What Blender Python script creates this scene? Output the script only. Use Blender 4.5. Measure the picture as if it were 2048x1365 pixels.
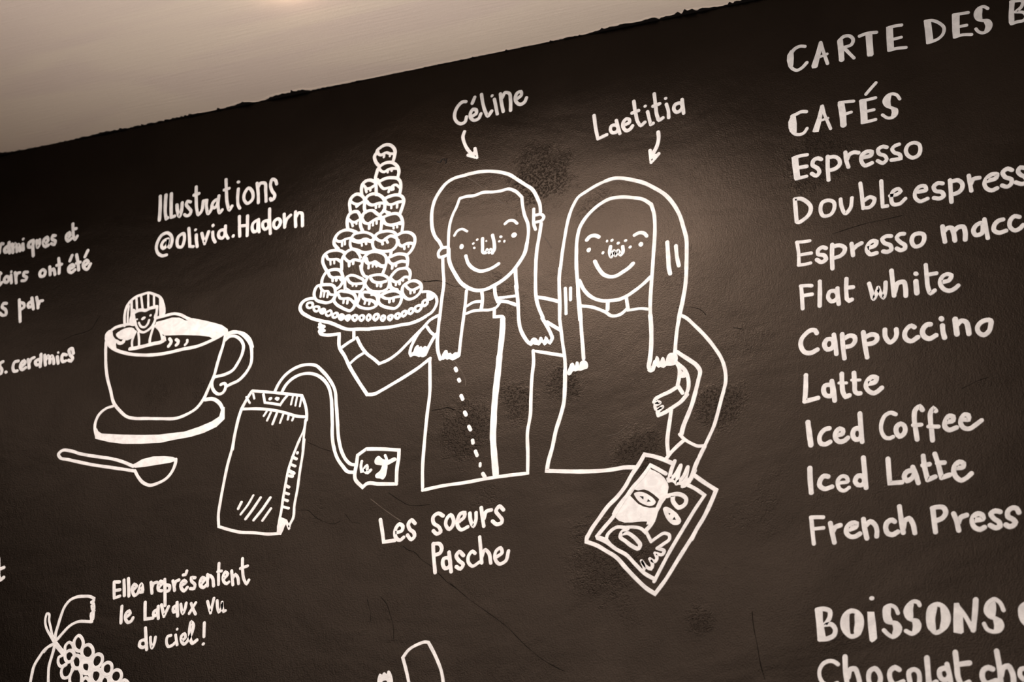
import bpy, math, random
from mathutils import Matrix, Vector
from mathutils.geometry import tessellate_polygon

random.seed(7)
scn = bpy.context.scene
for o in list(bpy.data.objects):
    bpy.data.objects.remove(o)
COL = scn.collection

# ------------------------------------------------------------ camera
# metres; the wall is the plane y = 0, its painted face looks towards -y
cd = bpy.data.cameras.new('camera')
cam = bpy.data.objects.new('camera', cd)
COL.objects.link(cam)
cd.sensor_width = 36.0
cd.lens = 3500.0 / 2048.0 * 36.0
rot = Matrix([[0.9306631, 0.1345836, 0.3402257], [0.3655963, -0.3785112, -0.8503344], [0.0143382, 0.9157601, -0.4014697]])
cam.matrix_world = Matrix.Translation((0.0, -2.4, 1.5)) @ rot.to_4x4()
cd.clip_start = 0.05
cd.dof.use_dof = True
cd.dof.focus_distance = 2.80
cd.dof.aperture_fstop = 4.5
scn.camera = cam

# ------------------------------------------------------------ light
world = bpy.data.worlds.new('room_ambience')
scn.world = world
world.use_nodes = True
bg = world.node_tree.nodes['Background']
bg.inputs[0].default_value = (1.0, 0.80, 0.66, 1)
bg.inputs[1].default_value = 0.12

def spot(name, loc, aim, power, angle, blend, size, col=(1.0, 0.83, 0.70)):
    d = bpy.data.lights.new(name, 'SPOT')
    d.energy = power
    d.color = col
    d.spot_size = math.radians(angle)
    d.spot_blend = blend
    d.shadow_soft_size = size
    o = bpy.data.objects.new(name, d)
    COL.objects.link(o)
    o.location = loc
    o.rotation_euler = (Vector(aim) - Vector(loc)).to_track_quat('-Z', 'Y').to_euler()
    return o

def area(name, loc, aim, power, sx, sy, col, spread=180):
    d = bpy.data.lights.new(name, 'AREA')
    d.energy = power
    d.color = col
    d.shape = 'RECTANGLE'
    d.spread = math.radians(spread)
    d.size = sx
    d.size_y = sy
    o = bpy.data.objects.new(name, d)
    COL.objects.link(o)
    o.location = loc
    o.rotation_euler = (Vector(aim) - Vector(loc)).to_track_quat('-Z', 'Y').to_euler()
    return o

# lamp close to the menu wall, then unseen panels added for its broad sheen
WARM = (1.0, 0.84, 0.72)
area('wall_washer_light', (-1.12, -0.56, 3.12), (-1.12, -0.56, 0), 13.5, 0.74, 0.30, WARM)
area('sheen_fill_panel', (-1.27, -1.14, 3.12), (-1.27, -1.14, 0), 19.5, 1.7, 1.1, WARM)
area('sheen_fill_panel', (-2.60, -1.30, 3.12), (-2.60, -1.30, 0), 7, 0.7, 1.4, WARM)
area('sheen_fill_panel', (-1.85, -3.45, 3.12), (-1.85, -3.45, 0), 120, 3.0, 1.8, WARM)
# spill from the lamp head fixed just above the picture
spill = bpy.data.lights.new('lamp_spill', 'POINT')
spill.energy = 0.16
spill.color = (1.0, 0.72, 0.5)
spill.shadow_soft_size = 0.012
so = bpy.data.objects.new('lamp_spill', spill)
COL.objects.link(so)
so.location = (-1.247, -0.315, 3.158)
# added unseen fills: one aimed up to brighten the ceiling, one at the wall
area('ceiling_fill_light', (-0.78, -0.85, 1.95), (-0.78, -0.85, 3.2), 10.5, 1.9, 1.0, (1.0, 0.93, 0.86), 95)
area('room_fill_light', (1.9, -4.4, 1.5), (-1.0, 0, 2.2), 16, 1.6, 1.6, (1.0, 0.92, 0.86))
scn.view_settings.view_transform = 'Standard'
scn.view_settings.look = 'None'
scn.view_settings.gamma = 1.0
scn.view_settings.use_curve_mapping = False
scn.view_settings.exposure = 0.0

# ------------------------------------------------------------ materials
def mat(name, base, rough, spec=0.5, tint=(1, 1, 1)):
    m = bpy.data.materials.new(name)
    m.use_nodes = True
    b = m.node_tree.nodes['Principled BSDF']
    b.inputs['Base Color'].default_value = (*base, 1)
    b.inputs['Roughness'].default_value = rough
    b.inputs['Specular IOR Level'].default_value = spec
    b.inputs['Specular Tint'].default_value = (*tint, 1)
    return m, m.node_tree, b

def N(nt, kind, **kw):
    n = nt.nodes.new(kind)
    for k, v in kw.items():
        if isinstance(k, str) and hasattr(n, k):
            setattr(n, k, v)
    return n

def noise(nt, vec, scale, detail=3.0, rough=0.55, dist=0.0):
    n = nt.nodes.new('ShaderNodeTexNoise')
    n.inputs['Scale'].default_value = scale
    n.inputs['Detail'].default_value = detail
    n.inputs['Roughness'].default_value = rough
    n.inputs['Distortion'].default_value = dist
    nt.links.new(vec, n.inputs['Vector'])
    return n.outputs['Fac']

def ramp(nt, fac, a, b, va=0.0, vb=1.0):
    r = nt.nodes.new('ShaderNodeMapRange')
    r.interpolation_type = 'SMOOTHSTEP'
    r.inputs['From Min'].default_value = a
    r.inputs['From Max'].default_value = b
    r.inputs['To Min'].default_value = va
    r.inputs['To Max'].default_value = vb
    nt.links.new(fac, r.inputs['Value'])
    return r.outputs['Result']

def math2(nt, op, a, b):
    n = nt.nodes.new('ShaderNodeMath')
    n.operation = op
    for i, v in enumerate((a, b)):
        if isinstance(v, (int, float)):
            n.inputs[i].default_value = v
        else:
            nt.links.new(v, n.inputs[i])
    return n.outputs[0]

def mapped(nt, scale=(1, 1, 1), rotz=(0, 0, 0)):
    t = nt.nodes.new('ShaderNodeNewGeometry')
    mp = nt.nodes.new('ShaderNodeMapping')
    mp.inputs['Scale'].default_value = scale
    mp.inputs['Rotation'].default_value = rotz
    nt.links.new(t.outputs['Position'], mp.inputs['Vector'])
    return mp.outputs['Vector']

SHEEN = ((0.0190, 0.0154, 0.0130), 0.34)
def wall_paint():
    m, nt, b = mat('black_wall_paint', (0.0022, 0.0017, 0.0014), 0.5, 0.25, (1.0, 0.80, 0.64))
    p = mapped(nt)
    # rolled paint grain, trowelled swells, rough sanded patches
    grain = noise(nt, p, 420, 2, 0.6)
    fine = noise(nt, mapped(nt, (1, 1, 0.55), (0, 0.5, 0)), 170, 3, 0.6)
    swell = noise(nt, mapped(nt, (0.8, 1, 1.5), (0, 0.6, 0)), 5.0, 3, 0.5, 0.6)
    patch = ramp(nt, noise(nt, p, 7.5, 4, 0.65, 0.4), 0.56, 0.70)
    pits = ramp(nt, noise(nt, p, 210, 3, 0.7), 0.34, 0.52)
    # pitted places that show in the plaster (x, z, radius)
    acc = None
    for (x, z, r) in PITS:
        d = nt.nodes.new('ShaderNodeVectorMath')
        d.operation = 'DISTANCE'
        d.inputs[1].default_value = (x, 0, z)
        nt.links.new(p, d.inputs[0])
        v = ramp(nt, d.outputs['Value'], 0.0, r * 1.25, 1.0, 0.0)
        acc = v if acc is None else math2(nt, 'MAXIMUM', acc, v)
    big = noise(nt, p, 30, 4, 0.7)
    place = ramp(nt, math2(nt, 'ADD', math2(nt, 'MULTIPLY', acc, 0.55), math2(nt, 'MULTIPLY', big, 0.9)), 0.58, 0.92)
    mask = math2(nt, 'MAXIMUM', place, math2(nt, 'MULTIPLY', patch, 0.30))
    h = math2(nt, 'MULTIPLY', grain, 0.42)
    h = math2(nt, 'ADD', h, math2(nt, 'MULTIPLY', fine, 0.34))
    pit_h = math2(nt, 'MULTIPLY', math2(nt, 'MULTIPLY', pits, mask), 0.60)
    h = math2(nt, 'ADD', h, pit_h)
    bp = nt.nodes.new('ShaderNodeBump')
    bp.inputs['Strength'].default_value = 0.55
    bp.inputs['Distance'].default_value = 0.0016
    nt.links.new(h, bp.inputs['Height'])
    bp2 = nt.nodes.new('ShaderNodeBump')
    bp2.inputs['Strength'].default_value = 0.28
    bp2.inputs['Distance'].default_value = 0.010
    nt.links.new(swell, bp2.inputs['Height'])
    nt.links.new(bp2.outputs[0], bp.inputs['Normal'])
    # eggshell sheen: short-tailed lobe over an almost black pigment
    out = nt.nodes['Material Output']
    dif = nt.nodes.new('ShaderNodeBsdfDiffuse')
    dif.inputs['Color'].default_value = (0.0012, 0.0009, 0.0007, 1)
    glo = nt.nodes.new('ShaderNodeBsdfAnisotropic')
    glo.distribution = 'BECKMANN'
    nt.links.new(ramp(nt, noise(nt, p, 3.2, 5, 0.6, 0.8), 0.3, 0.75, SHEEN[1] - 0.02, SHEEN[1] + 0.03), glo.inputs['Roughness'])
    sp = ramp(nt, noise(nt, mapped(nt, (1, 1, 1), (0, 0.4, 0)), 4.5, 6, 0.62, 0.5), 0.25, 0.75, 0.85, 1.15)
    sp = math2(nt, 'MULTIPLY', sp, ramp(nt, mask, 0, 1, 1.0, 0.9))
    vm = nt.nodes.new('ShaderNodeVectorMath')
    vm.operation = 'SCALE'
    vm.inputs[0].default_value = SHEEN[0]
    nt.links.new(sp, vm.inputs['Scale'])
    nt.links.new(vm.outputs[0], glo.inputs['Color'])
    add = nt.nodes.new('ShaderNodeAddShader')
    for k, s in enumerate((dif, glo)):
        nt.links.new(bp.outputs[0], s.inputs['Normal'])
        nt.links.new(s.outputs[0], add.inputs[k])
    nt.links.new(add.outputs[0], out.inputs['Surface'])
    nt.nodes.remove(b)
    return m

def ceiling_paint():
    m, nt, b = mat('beige_ceiling_paint', (0.60, 0.50, 0.42), 0.55, 0.4)
    p = mapped(nt)
    st = mapped(nt, (1.3, 22, 1), (0, 0, 0.06))
    lap = ramp(nt, noise(nt, mapped(nt, (1.0, 4.0, 1)), 1.6, 2, 0.5, 0.7), 0.42, 0.58)
    mix = nt.nodes.new('ShaderNodeMix')
    mix.data_type = 'RGBA'
    mix.inputs[6].default_value = (0.70, 0.605, 0.52, 1)
    mix.inputs[7].default_value = (0.66, 0.56, 0.50, 1)
    nt.links.new(lap, mix.inputs[0])
    nt.links.new(mix.outputs[2], b.inputs['Base Color'])
    h = math2(nt, 'ADD', math2(nt, 'MULTIPLY', noise(nt, st, 9, 4, 0.6), 0.8),
              math2(nt, 'MULTIPLY', noise(nt, p, 300, 2, 0.6), 0.25))
    bp = nt.nodes.new('ShaderNodeBump')
    bp.inputs['Strength'].default_value = 0.5
    bp.inputs['Distance'].default_value = 0.0014
    nt.links.new(h, bp.inputs['Height'])
    nt.links.new(bp.outputs[0], b.inputs['Normal'])
    return m

def mural_paint():
    m, nt, b = mat('white_mural_paint', (0.9, 0.88, 0.87), 0.6, 0.3)
    p = mapped(nt)
    st = ramp(nt, noise(nt, p, 60, 3, 0.6, 0.6), 0.3, 0.7)
    mix = nt.nodes.new('ShaderNodeMix')
    mix.data_type = 'RGBA'
    mix.inputs[6].default_value = (0.61, 0.63, 0.67, 1)
    mix.inputs[7].default_value = (0.76, 0.785, 0.825, 1)
    nt.links.new(st, mix.inputs[0])
    nt.links.new(mix.outputs[2], b.inputs['Base Color'])
    bp = nt.nodes.new('ShaderNodeBump')
    bp.inputs['Strength'].default_value = 0.3
    bp.inputs['Distance'].default_value = 0.0008
    nt.links.new(noise(nt, p, 350, 2), bp.inputs['Height'])
    nt.links.new(bp.outputs[0], b.inputs['Normal'])
    return m

PITS = [(-0.913, 2.93, 0.085), (-1.035, 2.49, 0.075), (-0.95, 2.53, 0.05), (-0.87, 2.55, 0.05),
        (-0.62, 2.48, 0.06), (-0.75, 2.42, 0.06), (-0.80, 2.26, 0.09), (-0.45, 2.87, 0.08),
        (-0.66, 2.15, 0.03)]
WALLM = wall_paint()
CEILM = ceiling_paint()
WHITE = mural_paint()
BLACK = mat('black_touch_up_paint', (0.004, 0.003, 0.003), 0.6, 0.15)[0]
CRACK = mat('dark_crack', (0.007, 0.006, 0.005), 0.9, 0.02)[0]
RIDGE_LIGHT = mat('ridge_highlight_paint', (0.060, 0.048, 0.040), 0.6, 0.2)[0]  # paler colour paints in the light caught along the plaster ridges
FLOORM = mat('floor_boards', (0.30, 0.25, 0.21), 0.5)[0]
LAMPM = mat('white_lamp_metal', (0.7, 0.68, 0.66), 0.4)[0]
CAULK = mat('pale_caulk', (0.72, 0.61, 0.53), 0.5)[0]

# ------------------------------------------------------------ helpers
def link(name, verts, faces, material, parent=None, loc=(0, 0, 0)):
    me = bpy.data.meshes.new(name)
    me.from_pydata([(v[0] - loc[0], v[1] - loc[1], v[2] - loc[2]) for v in verts], [], faces)
    me.materials.append(material)
    me.update()
    o = bpy.data.objects.new(name, me)
    COL.objects.link(o)
    if parent is None:
        o.location = loc
    else:
        o.parent = parent
    return o

def box(name, lo, hi, material, kind=None):
    x0, y0, z0 = lo
    x1, y1, z1 = hi
    v = [(x, y, z) for x in (x0, x1) for y in (y0, y1) for z in (z0, z1)]
    f = [(0, 1, 3, 2), (4, 6, 7, 5), (0, 4, 5, 1), (2, 3, 7, 6), (0, 2, 6, 4), (1, 5, 7, 3)]
    o = link(name, v, f, material)
    if kind:
        o['kind'] = kind
    return o

def smooth(pts, closed):
    n = len(pts)
    if n == 2 and not closed:
        return [(p[0], p[1]) for p in pts]
    out = []
    def tan(a, b, c, L):
        la = math.hypot(b[0] - a[0], b[1] - a[1])
        lc = math.hypot(c[0] - b[0], c[1] - b[1])
        if la < 1e-9 and lc < 1e-9:
            return (0, 0)
        if la < 1e-9:
            return ((c[0] - b[0]) * L / lc, (c[1] - b[1]) * L / lc)
        if lc < 1e-9:
            return ((b[0] - a[0]) * L / la, (b[1] - a[1]) * L / la)
        s = L / (la + lc)
        return (((b[0] - a[0]) / la * lc + (c[0] - b[0]) / lc * la) * s,
                ((b[1] - a[1]) / la * lc + (c[1] - b[1]) / lc * la) * s)
    for i in range(n if closed else n - 1):
        p1 = pts[i]
        p2 = pts[(i + 1) % n]
        p0 = pts[i - 1] if (closed or i > 0) else p1
        p3 = pts[(i + 2) % n] if (closed or i + 2 < n) else p2
        if p1[2]: p0 = p1
        if p2[2]: p3 = p2
        L = math.hypot(p2[0] - p1[0], p2[1] - p1[1])
        k = max(2, min(7, int(L / 0.0022)))
        t1 = tan(p0, p1, p2, L)
        t2 = tan(p1, p2, p3, L)
        for j in range(k):
            u = j / k
            u2 = u * u
            u3 = u2 * u
            h = (2 * u3 - 3 * u2 + 1, u3 - 2 * u2 + u, -2 * u3 + 3 * u2, u3 - u2)
            out.append((h[0] * p1[0] + h[1] * t1[0] + h[2] * p2[0] + h[3] * t2[0],
                        h[0] * p1[1] + h[1] * t1[1] + h[2] * p2[1] + h[3] * t2[1]))
    out.append((pts[0][0], pts[0][1]) if closed else (pts[-1][0], pts[-1][1]))
    return out

BEV = 0.0004
def disc(V, F, x, z, r, t, n=14, wob=0.0):
    b = len(V)
    ph = random.random() * 6.28
    for k in range(n):
        a = 2 * math.pi * k / n
        rr = r * (1 + wob * math.sin(2 * a + ph))
        V.append((x + rr * math.cos(a), 0.0, z + rr * math.sin(a)))
    for k in range(n):
        a = 2 * math.pi * k / n
        rr = max(r * 0.5, r * (1 + wob * math.sin(2 * a + ph)) - BEV)
        V.append((x + rr * math.cos(a), -t, z + rr * math.sin(a)))
    F.append(tuple(b + n + k for k in range(n)))
    for k in range(n):
        q = (k + 1) % n
        F.append((b + k, b + q, b + n + q, b + n + k))

def ribbon(V, F, pts, w, t, closed, wob=0.035):
    P = [pts[0]]
    for p in pts[1:]:
        if math.hypot(p[0] - P[-1][0], p[1] - P[-1][1]) > 1e-5:
            P.append(p)
    if len(P) < 2:
        disc(V, F, P[0][0], P[0][1], w / 2, t)
        return
    r0 = w / 2
    n = len(P)
    ph = random.random() * 6.28
    s = 0.0
    joints = []
    base = len(V)
    for i in range(n):
        if closed and i in (0, n - 1):
            a = P[n - 2]
            c = P[1]
        else:
            a = P[max(0, i - 1)]
            c = P[min(n - 1, i + 1)]
        b = P[i]
        if i:
            s += math.hypot(b[0] - P[i - 1][0], b[1] - P[i - 1][1])
        d1 = (b[0] - a[0], b[1] - a[1])
        d2 = (c[0] - b[0], c[1] - b[1])
        l1 = math.hypot(*d1)
        l2 = math.hypot(*d2)
        if l1 < 1e-9: d1, l1 = d2, l2
        if l2 < 1e-9: d2, l2 = d1, l1
        d1 = (d1[0] / l1, d1[1] / l1)
        d2 = (d2[0] / l2, d2[1] / l2)
        tx, tz = d1[0] + d2[0], d1[1] + d2[1]
        tl = math.hypot(tx, tz)
        dot = d1[0] * d2[0] + d1[1] * d2[1]
        if tl < 0.3:
            tx, tz = d1
        else:
            tx, tz = tx / tl, tz / tl
        r = r0 * (1 + wob * math.sin(s / 0.011 + ph) + wob * 0.7 * math.sin(s / 0.0043 + 2 * ph))
        cosh = math.sqrt(max(0.2, (1 + dot) / 2))
        m = min(1.25, 1 / cosh) if dot > 0 else 1.0
        if dot < 0.8:
            joints.append((b, r))
        nx, nz = -tz, tx
        ri = max(r * 0.5, r - BEV)
        V.append((b[0] + nx * r * m, 0.0, b[1] + nz * r * m))
        V.append((b[0] + nx * ri * m, -t, b[1] + nz * ri * m))
        V.append((b[0] - nx * ri * m, -t, b[1] - nz * ri * m))
        V.append((b[0] - nx * r * m, 0.0, b[1] - nz * r * m))
    for i in range(n - 1):
        q = base + 4 * i
        for k in range(3):
            F.append((q + k, q + 4 + k, q + 5 + k, q + 1 + k))
    if not closed:
        joints += [(P[0], r0), (P[-1], r0)]
    for k, (b, r) in enumerate(joints):
        disc(V, F, b[0], b[1], r, t * (0.93 - 0.02 * (k % 3)))

def plate(V, F, pts, t):
    base = len(V)
    n = len(pts)
    for p in pts:
        V.append((p[0], -t, p[1]))
    for tri in tessellate_polygon([[Vector((p[0], p[1], 0)) for p in pts]]):
        F.append(tuple(base + k for k in tri))
    for p in pts:
        V.append((p[0], 0.0, p[1]))
    for k in range(n):
        q = (k + 1) % n
        F.append((base + k, base + q, base + n + q, base + n + k))

def read(text):
    """things > parts > brush strokes, in half millimetres on the wall"""
    T = []
    for ln in text.strip().split('\n'):
        if ln[0] == 'T':
            T.append(([h.strip() for h in ln[1:].split('|')], []))
        elif ln[0] == 'P':
            T[-1][1].append((ln[1:].strip(), []))
        else:
            a = ln.split()
            pts = []
            for q in a[2:]:
                c = q.endswith('!')
                x, z = q.rstrip('!').split(',')
                pts.append((int(x) / 2000 - 2.4, int(z) / 2000 + 1.8, c))
            T[-1][1][-1][1].append((a[0], int(a[1]) / 2000, pts))
    return T

def part_mesh(prims, t0=0.0005, wob=0.035):
    V, F = [], []
    VB, FB = [], []
    for k, w, pts in prims:
        t = t0 + random.random() * 0.0003
        if k == 'd':
            disc(V, F, pts[0][0], pts[0][1], w, t, 16, 0.08)
        elif k == 's':
            ribbon(V, F, smooth(pts, False), w, t, False, wob)
        elif k == 'c':
            ribbon(V, F, smooth(pts, True), w, t, True, wob)
        elif k == 'f':
            plate(V, F, smooth(pts, True)[:-1], t)
        elif k == 'p':
            plate(V, F, [p[:2] for p in pts], t)
        elif k == 'k':
            plate(VB, FB, [p[:2] for p in pts], 0.0011)
    return V, F, VB, FB

# ------------------------------------------------------------ the room
ZC = 3.189
wall = box('wall_back', (-4.2, 0.0, 0.0), (2.2, 0.12, ZC), WALLM, 'structure')
ceil = box('ceiling', (-4.2, -4.6, ZC), (2.2, 0.12, ZC + 0.1), CEILM, 'structure')
floor = box('floor', (-4.2, -4.6, -0.1), (2.2, 0.12, 0.0), FLOORM, 'structure')

# the black paint runs raggedly over the corner onto the ceiling
E = [tuple(map(float, q.split(','))) for q in '''-2.1077,0.0068 -2.0594,0.0081 -2.0361,0.0079 -2.0165,0.0028 -1.9726,0.0005 -1.9257,0.0005 -1.9029,0.0005 -1.8566,0.0015 -1.8087,0.0059 -1.7554,0.0023 -1.7007,0.0018 -1.6456,0.0030 -1.5911,0.0041 -1.5708,0.0023 -1.5382,0.0036 -1.5102,0.0065 -1.4980,0.0095 -1.4841,0.0063 -1.4772,0.0005 -1.4616,0.0005 -1.4418,0.0074 -1.4196,0.0103 -1.3992,0.0101 -1.3780,0.0115 -1.3652,0.0068 -1.3608,0.0015 -1.3414,0.0035 -1.3213,0.0033 -1.2919,0.0015 -1.2635,0.0005 -1.2345,0.0005 -1.1958,0.0005 -1.1587,0.0005 -1.1379,0.0005 -1.1299,0.0005 -1.1205,0.0005 -1.0910,0.0005 -1.0419,0.0005 -1.0123,0.0005 -0.9935,0.0005 -0.9830,0.0005 -0.9544,0.0005 -0.9358,0.0005 -0.9087,0.0005 -0.8790,0.0024 -0.8517,0.0021 -0.8386,0.0006 -0.8240,0.0033 -0.8055,0.0046 -0.7822,0.0072 -0.7545,0.0098 -0.7382,0.0054 -0.7236,0.0095 -0.7060,0.0093 -0.7010,0.0028 -0.6878,0.0058 -0.6763,0.0062 -0.6609,0.0052 -0.6533,0.0102 -0.6403,0.0101 -0.6333,0.0044 -0.6235,0.0085 -0.5950,0.0026 -0.5598,0.0065 -0.5095,0.0046 -0.4588,0.0069'''.split()]
V, F = [], []
rag = []
for (a, b) in zip(E[:-1], E[1:]):
    n = max(2, int((b[0] - a[0]) / 0.0042))
    for i in range(n):
        u = i / n
        y = a[1] * (1 - u) + b[1] * u
        y += random.uniform(-0.0018, 0.0020)
        if random.random() < 0.05: y += 0.004
        rag.append((a[0] * (1 - u) + b[0] * u, max(0.0006, y)))
for (x, y) in rag:
    V += [(x, 0.0, ZC), (x, 0.0, ZC - 0.0012), (x, -y + 0.0004, ZC - 0.0012), (x, -y, ZC)]
for i in range(len(rag) - 1):
    for k in range(3):
        F.append((4 * i + k, 4 * i + 4 + k, 4 * i + 5 + k, 4 * i + 1 + k))
rg = link('paint_edge', V, F, BLACK, wall)
rg['label'] = 'ragged edge of black wall paint on the ceiling line'

# pale filler bead along the ceiling corner
V, F = [], []
nb = 90
for i in range(nb + 1):
    x = -1.62 + 1.05 * i / nb
    w = 0.006 * math.sin(math.pi * i / nb) ** 0.5 + 0.0015 * math.sin(i * 0.9)
    y = 0.0
    for (a, b) in zip(E[:-1], E[1:]):
        if a[0] <= x <= b[0]:
            y = a[1] + (b[1] - a[1]) * (x - a[0]) / (b[0] - a[0])
    w = max(0.001, w)
    V += [(x, -0.001, ZC), (x, -y - w * 0.4, ZC - 0.0008), (x, -y - w, ZC)]
for i in range(nb):
    for k in range(2):
        F.append((3 * i + k, 3 * i + 3 + k, 3 * i + 4 + k, 3 * i + 1 + k))
bd = link('filler_bead', V, F, CAULK, ceil)
bd['label'] = 'paler filler bead in the ceiling corner'

# ------------------------------------------------------------ plaster marks
for (head, parts) in read('''T wall | x | x | 
P crack
s 2 2521,1014 2539,1000 2560,991 2586,965 2622,938 2650,910 2676,884 2708,860
P crack
s 2 2461,1198 2501,1169 2533,1149 2566,1143 2609,1142
P ridge
s 3 2400,1182 2438,1151 2478,1120 2510,1097
P crack
s 2 2686,880 2749,825 2810,779 2879,725 2938,665 3013,605 3062,578
P crack
s 2 3632,710 3634,672 3643,611 3651,551 3661,513
P crack
s 2 2138,1173 2178,1167 2201,1145 2237,1124 2275,1113 2295,1120
P crack
s 2 2312,1141 2340,1111 2364,1106
P crack
s 2 2156,1408 2204,1382 2246,1364
P crack
s 2 3933,1870 3990,1881 4035,1888 4102,1892 4147,1896
P ridge
s 3 2705,2301 2743,2271 2771,2243 2798,2213 2830,2184 2870,2152 2910,2120
P ridge
s 3 2984,2028 2999,2007 3012,1980
P crack
s 3 2605,1462 2636,1462 2659,1464 2682,1454
P ridge
s 3 2677,1626 2705,1583 2718,1558 2720,1531
P crack
s 2 1129,1928 1168,1940 1214,1945 1247,1957 1262,1984 1278,2005
P crack
s 2 3433,1699 3468,1696 3492,1689 3513,1676 3526,1659
P crack
s 2 3610,1604 3638,1595
P crack
s 2 2555,1934 2576,1928 2603,1926 2621,1922
P crack
s 2 2555,1930 2611,1926 2638,1914 2665,1898 2695,1891
P crack
s 2 2779,1859 2823,1853 2844,1846 2875,1849
P ridge
s 2 3172,1289 3196,1298 3232,1303 3255,1317 3279,1331
P crack
s 2 4274,1312 4295,1320 4321,1330 4348,1336
P crack
s 2 2452,856 2473,831 2487,795 2499,759 2502,720
P crack
s 2 2404,854 2416,817 2421,780
P paint_mark
s 5 2592,2384 2602,2379 2610,2390
s 5 2616,2390 2623,2380 2628,2391 2624,2372'''):
    for (pn, prims) in parts:
        t = {'crack': 0.00018, 'ridge': 0.00025, 'paint_mark': 0.0006}[pn]
        V, F = part_mesh(prims, t, 0.25)[:2]
        link(pn, V, F, {'crack': CRACK, 'ridge': RIDGE_LIGHT, 'paint_mark': BLACK}[pn], wall)

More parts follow.
